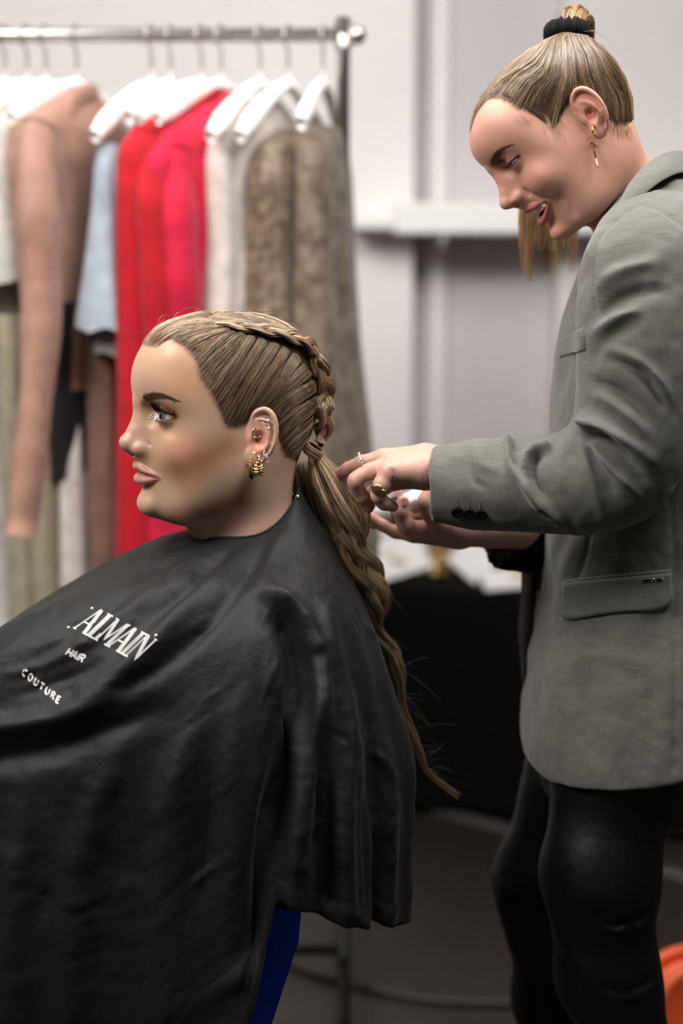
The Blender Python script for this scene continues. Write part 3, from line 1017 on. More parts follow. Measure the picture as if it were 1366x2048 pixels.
# ---- colours of the seated woman's skin and make-up, canonical coordinates
def paintA(Vc):
    P = Vc.copy(); P[:, 1] = np.abs(P[:, 1])
    C = np.repeat(np.array(lin((198, 165, 143))[:3])[None], len(P), 0)
    def put(c, w):
        nonlocal C
        w = np.clip(w, 0, 1)[:, None]
        C = C * (1 - w) + np.array(lin(c)[:3]) * w
    # foundation is a little yellower on the face, the neck is paler and pinker
    put((186, 148, 120), .6 * sstep(-11, -7, P[:, 2]) * sstep(2.5, 5.5, P[:, 0]))
    put((212, 172, 156), .8 * sstep(-8.5, -11.5, P[:, 2]) * sstep(7.5, 5.5, P[:, 0]))
    # bronzer in the hollow of the cheek, along the jaw and the temple
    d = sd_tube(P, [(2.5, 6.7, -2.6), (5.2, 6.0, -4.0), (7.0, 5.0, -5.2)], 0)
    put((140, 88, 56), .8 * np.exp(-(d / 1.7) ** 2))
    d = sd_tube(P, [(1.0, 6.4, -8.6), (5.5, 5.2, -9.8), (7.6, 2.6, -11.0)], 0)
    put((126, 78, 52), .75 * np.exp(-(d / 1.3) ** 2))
    put((192, 136, 100), .45 * gauss(P, (6.2, 5.9, 3.4), (2.5, 1.6, 2.0)))
    put((214, 140, 118), .42 * gauss(P, (7.0, 5.2, -2.7), (1.8, 1.5, 1.2)))
    put((236, 200, 170), .55 * gauss(P, (7.9, 4.3, -2.0), (.9, .9, .5)))
    # eye shadow
    E = np.array(HA['eye'])
    q = P - E
    sh = gauss(P, E + np.array([.9, .95, .75]), (1.5, 1.45, .62))
    put((110, 62, 40), .95 * sh)
    put((96, 52, 34), .8 * gauss(P, E + np.array([.5, 1.65, .25]), (.9, .5, .45)))
    put((120, 66, 42), .75 * gauss(P, E + np.array([.85, .5, -.62]), (.8, .95, .2)))
    put((250, 248, 248), .95 * gauss(P, E + np.array([1.05, -1.3, -.05]), (.8, .5, .45)))
    for top in (True, False):
        L, _, t = lid_edge(HA, 24, top, 1, .12)
        d = sd_tube(P, L, 0)
        if top:
            put((20, 15, 14), .97 * np.exp(-(d / .30) ** 2))
        else:
            put((70, 40, 28), .85 * np.exp(-(d / .22) ** 4))
            dd = sd_tube(P, lid_edge(HA, 24, False, 1, .02)[0], 0)
            put((238, 232, 226), .9 * np.exp(-(dd / .085) ** 4))
    # eyebrow
    B = browA()
    d, tt = seg_dist2(np.stack([P[:, 1], P[:, 2]], 1), B[:, 1:3])
    w = np.interp(tt, [0, .12, .55, 1], [.24, .40, .36, .06])
    put((64, 44, 33), .95 * sstep(-.02, .10, tt) * sstep(1.3, .6, d / w) * (P[:, 0] > 5) * (P[:, 2] > .5))
    # lips
    dl = np.full(len(P), 9.0)
    for st, r, k in HA['lips']:
        st = catmull(st, 14); rr = catmull(np.array(r, float), 14)[:, 0]
        dl = np.minimum(dl, sd_tube(P, st, rr))
    put((188, 136, 126), .95 * sstep(.11, .03, dl))
    st, r, k = HA['mouth'][0]
    put((120, 52, 50), .8 * sstep(.16, .02, sd_tube(P, catmull(st, 12), catmull(np.array(r, float), 12)[:, 0])))
    put((170, 95, 70), .5 * gauss(P, (9.95, .5, -4.15), (.5, .4, .3)))
    # ears
    e = np.linalg.norm((P - HA['ear_o'] - np.array([-.9, .5, .2])) / np.array([2.0, 1.2, 3.2]), axis=1)
    put((226, 160, 142), .75 * sstep(1.0, .7, e))
    put((178, 78, 66), .75 * sstep(.62, .3, np.linalg.norm((P - HA['ear_o'] - np.array([-.85, .4, .25])) / np.array([1.6, 1.5, 2.2]), axis=1)) * sstep(7.5, 7.0, P[:, 1]))
    # hair roots showing through the skin just outside the hairline
    hd = HAIRLINE_A(P)
    put((150, 118, 96), .75 * sstep(.75, .0, hd))
    return C

def browA():
    # (x unused, y, z) in front view
    return catmull([(0, 1.75, 1.5), (0, 2.6, 1.8), (0, 3.8, 2.1), (0, 4.8, 2.0), (0, 5.6, 1.65)], 20)

_hl = px_surf(catmull(np.array([(318, 676), (336, 674), (350, 681), (374, 695), (398, 725), (404, 753), (424, 785), (444, 820), (455, 850), (480, 848), (503, 832)], float), 40), POSEA, HA['star'].sdf, (470, 800))
def HAIRLINE_A(P):
    return sd_tube(P, _hl, 0)
# ------------------------------------------------------------------ black salon cape
def mat_cape():
    m = mat('cape_nylon', lin((15, 14, 14)), .62)
    t = NT(m)
    v = t.coord()
    n1 = t.noise(v, 26, 4, .6)
    n2 = t.noise(v, 320, 2)
    n3 = t.noise(v, 70, 3, .55)
    h = t.n('ShaderNodeMath', operation='ADD'); t.l(n1, h.inputs[0])
    h2 = t.n('ShaderNodeMath', operation='MULTIPLY_ADD', i_1=.35); t.l(n3, h2.inputs[0]); t.l(n1, h2.inputs[2])
    t.bump(h2.outputs[0], .5, .004)
    t.base(t.ramp(n2, [(.35, lin((8, 7, 7))), (.7, lin((13, 12, 12)))]))
    t.b.inputs['Specular IOR Level'].default_value = .36
    t.b.inputs['Sheen Weight'].default_value = .03
    t.b.inputs['Sheen Roughness'].default_value = .45
    return m
M_CAPE = mat_cape()
M_PRINT = mat('white_print', lin((232, 230, 228)), .55)
N0 = np.array(at(495, 1035, 1.62))

def cape_surface(nt=310, nv=220):
    # levels: front (x,z), near (y,z), back (x,z), far (y,z) relative to the neck centre
    front = np.array([(-.060, -.022), (-.080, -.020), (-.125, -.036), (-.215, -.090), (-.315, -.155), (-.43, -.235), (-.55, -.40), (-.60, -.62), (-.62, -.86)])
    near = np.array([(-.060, -.012), (-.078, -.022), (-.115, -.036), (-.165, -.052), (-.212, -.105), (-.238, -.20), (-.250, -.33), (-.262, -.47), (-.275, -.66)])
    back = np.array([(.060, .034), (.066, .024), (.082, -.005), (.112, -.052), (.142, -.115), (.170, -.20), (.187, -.265), (.184, -.37), (.178, -.470)])
    far = near * np.array([-1, 1]) + np.array([0, .0])
    th = np.linspace(0, 2 * math.pi, nt, endpoint=False)
    c, s = np.cos(th), np.sin(th)              # 0 = front, pi/2 = near, pi = back
    tt = np.minimum(th, 2 * math.pi - th)
    vm = np.interp(np.degrees(tt), [0, 84, 99, 140, 180], [1, 1, .775, .87, 1.0])
    v = np.linspace(0, 1, nv)[None] * vm[:, None]
    cv = [np.stack([np.interp(v * 8, np.linspace(0, 8, 400), catmull(c_, 400)[:, k]) for k in (0, 1)], -1) for c_ in (front, near, back, far)]
    e = np.interp(v, [0, .2, .6, 1], [2.0, 2.15, 2.4, 2.7])
    cc = np.sign(c)[:, None] * np.abs(c)[:, None] ** (2 / e); ss = np.sign(s)[:, None] * np.abs(s)[:, None] ** (2 / e)
    fx = np.where(c[:, None] >= 0, cv[0][..., 0], -cv[2][..., 0]); fz = np.where(c[:, None] >= 0, cv[0][..., 1], cv[2][..., 1])
    ny = np.where(s[:, None] >= 0, cv[1][..., 0], -cv[3][..., 0]); nz = np.where(s[:, None] >= 0, cv[1][..., 1], cv[3][..., 1])
    X = fx * cc; Y = ny * ss
    w = np.abs(s)[:, None] ** 1.6 * np.ones_like(X)
    Z = fz * (1 - w) + nz * w
    # front-near quarter bulges over the forearms held in the lap
    q = np.exp(-((th - .75) / .5) ** 2)[:, None] * sstep(.25, .6, v)
    Z += .045 * q * (1 - sstep(.6, 1, v))
    P = np.stack([X, Y, Z], -1)
    # gores: soft hanging folds that grow towards the hem
    g = sstep(.35, .95, v)
    ph = th[:, None] * 9 + 1.2 * np.sin(3 * th)[:, None] + .8 * v
    rad = P.copy(); rad[..., 2] = 0
    rad /= np.maximum(np.linalg.norm(rad, axis=-1, keepdims=True), 1e-6)
    P += rad * (g * (.010 * np.sin(ph) + .006 * np.sin(2.3 * ph + 1)))[..., None]
    P = P.reshape(-1, 3) + N0
    F = grid_faces(nt, nv, True, False)
    return P, F, nt, nv

CAPE_FOLDS = [
    # (pixels, width, height)
    ([(455, 1085), (350, 1160), (240, 1235), (120, 1310)], 17, .007),
    ([(425, 1085), (330, 1130), (250, 1180)], 12, -.006),
    ([(500, 1090), (400, 1190), (310, 1280), (170, 1400), (0, 1450)], 22, .010),
    ([(470, 1100), (370, 1185), (300, 1245)], 11, -.008),
    ([(545, 1095), (470, 1180), (390, 1275), (300, 1350), (180, 1440)], 15, -.008),
    ([(575, 1060), (540, 1110), (520, 1180)], 14, .005),
    ([(520, 1175), (568, 1200), (606, 1240), (628, 1290)], 15, .016, [.3, 1, 1, .6]),
    ([(535, 1225), (572, 1245), (597, 1300), (600, 1370), (585, 1470), (555, 1620), (520, 1760), (500, 1900)], 28, -.026, [.2, .8, 1, 1, 1, 1, .9, .8]),
    ([(640, 1290), (640, 1400), (610, 1540), (590, 1700), (580, 1860)], 20, .013, [.3, 1, 1, 1, .8]),
    ([(470, 1400), (462, 1550), (470, 1720), (480, 1950)], 17, .013, [.2, 1, 1, .9]),
    ([(400, 1420), (350, 1560), (330, 1750), (330, 2040)], 26, .014, [.2, 1, 1, 1]),
    ([(430, 1480), (412, 1640), (415, 1850), (420, 2040)], 17, -.012, [.2, 1, 1, 1]),
    ([(0, 1455), (120, 1440), (230, 1400), (330, 1350)], 20, .010, [1, 1, .7, 0]),
    ([(0, 1520), (130, 1490), (260, 1440), (360, 1400)], 26, -.010, [1, 1, .7, 0]),
    ([(250, 1480), (180, 1640), (150, 1800), (140, 2040)], 26, .012, [.2, 1, 1, 1]),
    ([(60, 1560), (30, 1760), (20, 2040)], 24, .010, [.2, 1, 1]),
    ([(690, 1330), (700, 1480), (690, 1640), (700, 1830)], 15, .008, [.1, 1, 1, .8]),
    ([(735, 1380), (745, 1520), (735, 1680), (745, 1830)], 13, -.008, [.1, 1, 1, .8]),
    ([(655, 1480), (660, 1620), (650, 1800)], 11, -.008, [.1, 1, .8]),
    ([(650, 1190), (660, 1260), (690, 1340)], 18, .005),
    ([(0, 1352), (90, 1330), (170, 1290)], 9, .004), ([(20, 1400), (110, 1365), (200, 1330)], 8, -.004),
    ([(120, 1260), (200, 1235), (270, 1180)], 8, -.004), ([(60, 1300), (140, 1270)], 7, .003),
]

def build_cape():
    root = empty('salon_cape', tuple(N0))
    V, F, nt, nv = cape_surface()
    N = vnormals(V, F)
    if (N * (V - N0)).sum() < 0:
        F = F[:, ::-1]; N = -N
    rng = np.random.default_rng(21)
    cre = []
    for k in range(150):
        x, y = rng.uniform(0, 820), rng.uniform(1110, 1990)
        if x > 560 and rng.random() < .5: y = rng.uniform(1450, 1850)
        an = rng.normal(math.radians(118 if x < 520 and y < 1480 else 95), .42 if y < 1480 else .6); l = rng.uniform(25, 90)
        d = np.array([math.cos(an), math.sin(an)]) * l
        cre.append(([(x, y), (x + d[0] * .5 + rng.normal(0, 6), y + d[1] * .5 + rng.normal(0, 6)), (x + d[0], y + d[1])], rng.uniform(3.5, 8), rng.choice([-1, 1]) * rng.uniform(.0012, .0034)))
    V = sculpt(V, N, CAPE_FOLDS + cre)
    # crumpled nylon: small ridged creases, most of them low on the hanging panels
    k = np.abs(vnoise(V * np.array([26, 26, 13]) + 3, 5)); k2 = np.abs(vnoise(V * 60, 9))
    low = .35 + .65 * sstep(.03, -.25, V[:, 2] - N0[2])
    N = vnormals(V, F)
    V = V + N * ((.0032 * (.35 - k) + .0014 * (.35 - k2)) * low)[:, None]
    # folded hem
    vv = np.tile(np.linspace(0, 1, nv), nt)
    V = V + N * (.0012 * (sstep(.972, .976, vv) - sstep(.999, 1.0, vv)))[:, None]
    body = mesh_obj('cape_cloth', V, F, M_CAPE, root)
    sm = body.modifiers.new('thickness', 'SOLIDIFY'); sm.thickness = .0009; sm.offset = -1
    # neck binding
    ring = V[np.arange(nt) * nv]
    Tv, Tf = tube(np.concatenate([ring, ring[:1]])[::4], .0017, 8, None, False)
    mesh_obj('neck_binding', Tv, Tf, M_CAPE, root)
    # snap fastener at the nape
    p = V[int(nt * .46) * nv + 4]
    mesh_obj('snap', *lathe([(0, .0016), (.0018, .0014), (.0026, .0006), (.0028, 0)], 12, p + np.array([0, -.002, .0]), (0, -1, .3)), M_SILVER, root)
    # printing
    from mathutils.bvhtree import BVHTree
    bvh = BVHTree.FromPolygons([tuple(v) for v in V], [tuple(int(i) for i in f) for f in F])
    def hit(px, py, lift=.0009):
        d = Vector(at(px, py, 2.0) - CAMP).normalized()
        loc, nor, i, t = bvh.ray_cast(Vector(CAMP), d)
        if loc is None: return None
        return np.array(loc - d * lift)
    def letters(name, text, o, base, up, pen, adv, glyphs):
        parts = []
        x = 0.0
        o, base, up = map(lambda a: np.array(a, float), (o, base, up))
        for ch in text:
            if ch == ' ': x += .5; continue
            g, wd = glyphs[ch]
            for st in g:
                st = np.array(st, float)
                pts = np.concatenate([np.linspace(st[i], st[i + 1], 7)[:-1] for i in range(len(st) - 1)] + [st[-1:]])
                P = [hit(*(o + base * (x + q[0]) + up * q[1])) for q in pts]
                if any(p is None for p in P): continue
                P = np.array(P)
                T_ = np.gradient(P, axis=0); n_ = CAMP - P
                sd = np.cross(T_, n_); sd /= np.linalg.norm(sd, axis=1, keepdims=True)
                Pl, Pr = P - sd * pen, P + sd * pen
                parts.append((np.stack([Pl, Pr], 1).reshape(-1, 3), grid_faces(len(P), 2)))
            x += wd + adv
        if parts:
            Vt, Ft = cat_mesh(parts)
            mesh_obj(name, Vt, Ft, M_PRINT, root, smooth=False)
    A = ([[(0, 0), (.46, 1), (.62, 1), (1.05, 0)], [(.46, 1), (.86, 0)], [(.54, 1), (.95, 0)], [(.2, .36), (.7, .36)], [(-.12, 0), (.16, 0)], [(.76, 0), (1.2, 0)]], 1.05)
    G1 = {'A': A,
          'L': ([[(.16, 0), (.16, 1)], [(.28, 0), (.28, 1)], [(.38, 0), (.38, 1)], [(0, 1), (.54, 1)], [(0, 0), (.85, 0), (.88, .28)]], .82),
          'M': ([[(.12, 0), (.12, 1), (.6, .12), (1.05, 1)], [(.24, 1), (.62, .3)], [(1.05, 1), (1.05, 0)], [(1.2, 1), (1.2, 0)], [(-.04, 0), (.28, 0)], [(-.04, 1), (.24, 1)], [(.92, 0), (1.36, 0)], [(1.05, 1), (1.36, 1)]], 1.25),
          'I': ([[(.14, 0), (.14, 1)], [(.3, 0), (.3, 1)], [(0, 0), (.44, 0)], [(0, 1), (.44, 1)]], .42),
          'N': ([[(.12, 0), (.12, 1), (.95, 0), (.95, 1)], [(.3, 1), (.98, .12)], [(-.04, 0), (.28, 0)], [(-.06, 1), (.3, 1)], [(.8, 1), (1.1, 1)]], 1.0)}
    letters('brand_print', 'ALMAIN', (149, 1256), (20.5, 11.0), (43, -41), .00085, .06, G1)
    for px, py in ((137, 1255), (184, 1217), (312, 1271)):
        p = hit(px, py)
        if p is not None:
            mesh_obj('print_dot', *lathe([(0, .0007), (.0013, .0005), (.0016, 0)], 10, p, CAMP - p), M_PRINT, root)
    arc = lambda a, b, n=9, cx=.4, cy=.5, rx=.4, ry=.5: [(cx + rx * math.cos(math.radians(a + (b - a) * i / n)), cy + ry * math.sin(math.radians(a + (b - a) * i / n))) for i in range(n + 1)]
    G2 = {'H': ([[(0, 0), (0, 1)], [(.7, 0), (.7, 1)], [(0, .5), (.7, .5)]], .7), 'A': ([[(0, 0), (.4, 1), (.8, 0)], [(.15, .35), (.65, .35)]], .8), 'I': ([[(.1, 0), (.1, 1)]], .2),
          'R': ([[(0, 0), (0, 1), (.5, 1), (.65, .78), (.5, .52), (0, .52)], [(.35, .52), (.7, 0)]], .7), 'C': ([arc(50, 310)], .75), 'O': ([arc(0, 360, 14)], .8),
          'U': ([[(0, 1), (0, .3), (.15, .05), (.4, 0), (.6, .08), (.72, .3), (.72, 1)]], .72), 'T': ([[(0, 1), (.8, 1)], [(.4, 1), (.4, 0)]], .8), 'E': ([[(.6, 0), (0, 0), (0, 1), (.6, 1)], [(0, .5), (.5, .5)]], .6)}
    letters('brand_print', 'HAIR', (131, 1309), (11.0, 5.2), (9, -12), .0010, .18, G2)
    letters('brand_print', 'COUTURE', (44, 1349), (8.2, 6.6), (5, -12), .0009, .62, G2)
    # loose hair clippings on the shoulder
    S = []
    while len(S) < 80:
        px, py = rng.normal(640, 55), rng.normal(1135, 45)
        p0 = hit(px, py, .0005); an = rng.uniform(0, 6.28); l = rng.uniform(4, 16)
        p1 = hit(px + l * .5 * math.cos(an) + rng.normal(0, 2), py + l * .5 * math.sin(an) + rng.normal(0, 2), .0008); p2 = hit(px + l * math.cos(an), py + l * math.sin(an), .0005)
        if p0 is None or p1 is None or p2 is None or max(abs(p0[1] - p1[1]), abs(p2[1] - p1[1])) > .03: continue
        S.append(catmull(np.array([p0, p1, p2]), 6))
    tag(mesh_obj('hair_clippings', *strands(np.array(S), .00011), mat('clipping', lin((104, 92, 84)), .7), root), kind='stuff')
    tag(root, 'black nylon salon cape with white brand printing worn by the seated person', 'cape')
    return root
# ------------------------------------------------------------------ standing stylist's head
midB = [(-2.7, 7.7), (1.5, 8.2), (5.0, 7.8), (8.0, 6.5), (9.7, 4.6), (10.3, 2.6), (10.1, 1.0), (9.65, -1.2), (9.55, -3.0), (9.5, -4.8), (9.3, -6.4), (9.0, -8.2), (9.2, -9.5), (8.2, -10.7),
        (5.9, -10.8), (3.2, -10.2), (-4.8, -6.8), (-7.4, -3.5), (-8.2, -.4), (-8.0, 3.3), (-5.4, 6.6)]
zB = lambda z: z if z < 3 else 3 + (z - 3) * .62
sideB = [(x if x > -3 else -3 + (x + 3) * .86, y * (1 - .05 * float(z < -1.5)) - (.35 if z < -6 else 0), zB(z)) for x, y, z in sideA]
HB = dict(
    star=Star(star_pts(midB, sideB), (1.0, 0, -1.0)),
    add=[((8.8, 0, -9.5), (1.1, 1.5, 1.0), 1.0), ((7.2, 4.3, -3.4), (.8, 1.0, .9), 2.6)],
    ear_o=np.array([-.2, 6.7, -2.0]),
    eye=(7.55, 3.2, 0.0), er=1.2,
    sock=[((1.75, .1, .3), (.8, 1.8, .75), 1.2), ((1.9, -1.3, .1), (.95, .7, .9), 1.0)],
    nose=dict(body=[([(9.8, 0, 1.1), (9.85, 0, -.4), (10.6, 0, -2.0), (11.1, 0, -2.75)], [.55, .5, .55, .65], .8),
                    ([(8.8, 0, .2), (8.95, 0, -1.6), (9.2, 0, -3.4)], [.85, 1.25, 1.7], .9)],
              tip=((11.25, 0, -2.95), (.72, .72, .66)), ala=((9.85, 1.25, -3.3), (.95, .6, .6)), alak=.4,
              col=[(11.0, 0, -3.3), (10.2, 0, -3.95), (9.6, 0, -4.3)], nostril=[(10.65, .48, -3.95), (10.25, .62, -3.85), (9.95, .6, -3.4)],
              alacrease=[(9.8, 1.95, -2.7), (9.15, 2.15, -3.1), (8.9, 2.1, -3.7), (9.1, 1.7, -4.2)]),
    groove=[([(8.45, 1.9, .3), (8.8, 2.7, .62), (8.65, 3.7, .62), (8.0, 4.6, .3)], .10, .2),
            ([(9.2, 2.35, -3.6), (8.9, 3.0, -4.6), (8.2, 3.75, -5.7), (7.6, 4.0, -6.8)], .09, .8),
            ([(7.4, 4.4, -6.2), (7.0, 4.5, -7.6), (7.2, 3.9, -8.9)], .09, .9)],
    open=(-1.2, 1.45, .0, .17, .1),
    lips=[([(9.95, 0, -5.25), (9.85, .6, -5.15), (9.3, 1.7, -5.45), (8.1, 3.05, -5.85)], [.34, .36, .30, .10], .3),
          ([(9.55, 0, -7.35), (9.4, .9, -7.28), (8.95, 1.9, -6.9), (8.05, 3.05, -6.0)], [.46, .44, .32, .10], .35)],
    mouth=[([(10.2, 0, -6.22), (9.8, .9, -6.15), (9.1, 1.9, -6.05), (8.1, 3.05, -5.93)], [.66, .60, .42, .06], .10), ([(9.3, 0, -6.25), (8.8, 1.0, -6.2), (8.3, 1.9, -6.1)], [.66, .6, .4], .1)],
    neck_k=1.6)
POSEB = Pose(8, 42, -8, 1.0, 1122, 236, 1.70)
NB_W = [POSEB.w(np.array([-.6, 0, -3.0])), POSEB.w(np.array([-.4, 0, -6.3])), at(1262, 410, 1.72), at(1305, 540, 1.73)]
NECKB = POSEB.inv(np.array(NB_W))
def neckB(P):
    d = sd_chain(P, NECKB, [4.2, 4.2, 4.6, 6.0], 2.0)
    return d
sdfB = lambda P: head_sdf(P, HB, neckB)

def paintB(Vc):
    P = Vc.copy(); P[:, 1] = np.abs(P[:, 1])
    C = np.repeat(np.array(lin((206, 156, 138))[:3])[None], len(P), 0)
    def put(c, w):
        nonlocal C
        w = np.clip(w, 0, 1)[:, None]
        C = C * (1 - w) + np.array(lin(c)[:3]) * w
    put((205, 126, 106), .55 * gauss(P, (7.4, 4.6, -3.4), (1.8, 1.5, 1.3)))
    put((205, 120, 100), .5 * gauss(P, (11.4, 0, -3.4), (1.0, 1.0, .8)))
    put((200, 128, 110), .35 * gauss(P, (8.8, 1.0, -9.4), (1.5, 2, 1)))
    E = np.array(HB['eye'])
    put((52, 32, 26), .92 * gauss(P, E + np.array([1.0, .2, .12]), (.9, 1.5, .36)))
    put((120, 78, 62), .6 * gauss(P, E + np.array([.8, .6, .6]), (1.2, 1.3, .5)))
    for top in (True, False):
        L, _, t = lid_edge(HB, 20, top, 1, .12)
        d = sd_tube(P, L, 0)
        put((26, 18, 16), .95 * np.exp(-(d / .2) ** 2))
    B = catmull([(0, 1.6, 1.1), (0, 2.5, 1.5), (0, 3.7, 1.85), (0, 4.6, 1.75), (0, 5.3, 1.35)], 20)
    d, tt = seg_dist2(np.stack([P[:, 1], P[:, 2]], 1), B[:, 1:3])
    w = np.interp(tt, [0, .12, .55, 1], [.34, .42, .32, .08])
    put((56, 36, 28), .9 * sstep(1.3, .7, d / w) * (P[:, 0] > 5) * (P[:, 2] > .5))
    dl = np.full(len(P), 9.0)
    for st, r, k in HB['lips']:
        dl = np.minimum(dl, sd_tube(P, catmull(st, 14), catmull(np.array(r, float), 14)[:, 0]))
    put((176, 92, 88), .9 * sstep(.12, .02, dl))
    for st, r, k in HB['mouth']:
        put((78, 28, 27), .95 * sstep(.10, .0, sd_tube(P, catmull(st, 12), catmull(np.array(r, float), 12)[:, 0]) ))
    e = np.linalg.norm((P - HB['ear_o'] - np.array([-.9, .5, .2])) / np.array([2.0, 1.2, 3.2]), axis=1)
    put((220, 150, 132), .7 * sstep(1.0, .7, e))
    put((190, 96, 80), .55 * sstep(.62, .3, np.linalg.norm((P - HB['ear_o'] - np.array([-.85, .4, .25])) / np.array([1.6, 1.5, 2.2]), axis=1)) * sstep(7.5, 7.0, P[:, 1]))
    # a few moles
    for c in ((3.6, 6.4, -3.4), (2.2, 6.2, -7.2), (5.2, 5.6, -5.0), (3.0, 6.0, -8.2), (4.4, 5.8, -7.0)):
        d = np.linalg.norm(P - surf(HB['star'], np.array(c), np.array(0.0)), axis=1)
        put((128, 80, 64), .4 * np.exp(-(d / .14) ** 2))
    return C

def teeth(parent):
    a = np.linspace(-math.pi / 2, math.pi / 2, 9); b = np.linspace(0, 2 * math.pi, 16, endpoint=False)
    pw = lambda v, e: np.sign(v) * np.abs(v) ** e
    A, B = np.meshgrid(a, b, indexing='ij')
    S = np.stack([.24 * pw(np.cos(A), .6) * pw(np.cos(B), .7), .34 * pw(np.cos(A), .6) * pw(np.sin(B), .7), .52 * pw(np.sin(A), .7)], -1).reshape(-1, 3)
    F = grid_faces(9, 16, False, True)
    for s in (1, -1):
        for j in range(4):
            y = s * (.35 + .65 * j)
            ang = .30 * y
            c, sn = math.cos(ang), math.sin(ang)
            V = S @ np.array([[c, sn, 0], [-sn, c, 0], [0, 0, 1]]) * np.array([1, 1, 1 - .05 * j]) + np.array([9.18 - .115 * y * y, y, -5.95 + .02 * j])
            mesh_obj('tooth', POSEB.w(V), F, M_TEETH, parent)

def build_hairB(parent):
    rng = np.random.default_rng(5)
    star = HB['star']; ctr = (1120, 200)
    G = [[(945, 246), (985, 182), (1050, 128), (1116, 94)], [(959, 217), (998, 168), (1056, 126), (1120, 95)], [(976, 198), (1012, 160), (1066, 124), (1124, 96)], [(1002, 196), (1034, 160), (1080, 126), (1128, 97)],
         [(1030, 211), (1056, 172), (1093, 134), (1132, 98)], [(1064, 225), (1082, 186), (1107, 144), (1135, 98)], [(1094, 228), (1106, 192), (1120, 148), (1138, 98)], [(1108, 254), (1117, 210), (1128, 156), (1140, 98)], [(1128, 214), (1133, 184), (1138, 146), (1143, 98)],
         [(1160, 188), (1156, 165), (1151, 135), (1147, 98)], [(1183, 200), (1178, 172), (1165, 138), (1150, 98)], [(1207, 226), (1203, 188), (1184, 142), (1155, 98)], [(1234, 252), (1228, 200), (1202, 145), (1160, 98)], [(1264, 256), (1252, 200), (1218, 145), (1166, 100)]]
    k = len(G)
    g = px_surf(np.array(G, float).reshape(-1, 2), POSEB, star.sdf, ctr).reshape(k, 4, 3)
    hub = g[:, 3].mean(0); hub[1] = 0; hub = surf(star, hub, np.array(.45))
    g[:, 3] = g[:, 3] * .35 + hub * .65
    buf = HairBuf()
    S = flow(rng, star, g, 4000, 9, .06, .34, .3, .12, 18, .14)
    buf.add(POSEB.w(S), .00026 * rng.uniform(.6, 1.4, len(S)), tones(rng, len(S), -.6))
    # over the top, from the far hairline to the tie
    fr = [g[0]]
    y0 = g[0, 0, 1]
    for y in np.linspace(y0 - .9, -6.0, 9):
        R0 = surf(star, np.array([8.6 - .10 * y * y, y, 6.4 - .06 * y * y]), np.array(.05))
        fr.append([R0, R0 * .66 + hub * .34, R0 * .33 + hub * .67, hub])
    S = flow(rng, star, np.array(fr), 2000, 9, .06, .34, .2, .12, 10, .14)
    buf.add(POSEB.w(S), .0003, tones(rng, len(S), -.25))
    bk = [g[-1]]
    for y in np.linspace(g[-1, 0, 1] - .5, -5.5, 8):
        R0 = surf(star, np.array([-5.2 + .04 * y * y, y, -6.6 + .05 * y * y]), np.array(.05))
        bk.append([R0, R0 * .66 + hub * .34, R0 * .33 + hub * .67, hub])
    S = flow(rng, star, np.array(bk), 1100, 9, .06, .34, .2, .12, 10, .14)
    buf.add(POSEB.w(S), .0004, tones(rng, len(S), -.2))
    # short soft hairs below the nape and behind the ear
    W = []
    for j in range(150):
        p0 = np.array([1188, 212]) * (1 - j / 150) + np.array([1264, 252]) * (j / 150) + np.array([0, 14 * math.sin(j / 150 * math.pi)]) + rng.normal(0, 4, 2)
        q = np.linspace(0, 1, 7)[:, None]
        W.append(p0 + np.array([rng.normal(2, 5), rng.uniform(10, 30)]) * q)
    W = np.array(W); P = px_surf(W.reshape(-1, 2), POSEB, sdfB, ctr).reshape(150, 7, 3)
    buf.add(POSEB.w(P + np.array([-.03, .06, .0])), .00012, tones(rng, 150, -.1))
    m = flow(rng, star, g, 900, 10, .06, .5, .3, .12, 16); m[..., 1] *= -1
    buf.add(POSEB.w(m), .0005, tones(rng, 900))
    # wisps in front of the ear and at the nape
    W = []
    for j in range(60):
        p0 = np.array([(1098, 236), (1110, 240), (1262, 255), (1040, 238)][j % 4], float) + rng.normal(0, 9, 2)
        d = np.array([(18, 26), (14, 30), (20, 30), (22, 14)][j % 4], float) * rng.uniform(.6, 1.3)
        q = np.linspace(0, 1, 8)[:, None]
        W.append(p0 + d * q + rng.normal(0, 6, 2) * q ** 2)
    W = np.array(W); P = px_surf(W.reshape(-1, 2), POSEB, star.sdf, ctr)
    P = surf(star, P, np.full(len(P), .10)).reshape(60, 8, 3)
    buf.add(POSEB.w(P), .00013, tones(rng, 60, .1))
    hair = buf.obj('hair', parent)
    V, F, mk = hair_cap_generic(star, g)
    mesh_obj('scalp', POSEB.w(V), F, M_SCALP, hair, col=np.array(HAIR_TONES[0])[None] * mk[:, None] + np.array(lin((200, 150, 130))[:3]) * (1 - mk[:, None]))
    # scrunchie
    C0 = np.array(at(1134, 66, POSEB.w(hub)[1]))
    axd = np.array([.05, .25, 1.0]); axd /= np.linalg.norm(axd)
    a1 = np.cross(axd, [0, 1, 0]); a1 /= np.linalg.norm(a1); a2 = np.cross(axd, a1)
    nu, nvv = 96, 24
    u = np.linspace(0, 2 * math.pi, nu, endpoint=False)[:, None]; w = np.linspace(0, 2 * math.pi, nvv, endpoint=False)[None]
    r = .0105 * (1 + .18 * np.sin(13 * u + 1.5 * np.sin(w)) + .10 * np.sin(29 * u + 2 * w))
    R = .0150 + r * np.cos(w)
    V = C0 + (a1 * (R * np.cos(u))[..., None] + a2 * (R * np.sin(u))[..., None]) + axd * (r * np.sin(w) * 1.05)[..., None]
    scr = mesh_obj('scrunchie', V.reshape(-1, 3), grid_faces(nu, nvv, True, True), mat('black_velvet', lin((9, 8, 9)), .85, 0, Specular_IOR_Level=.2), None)
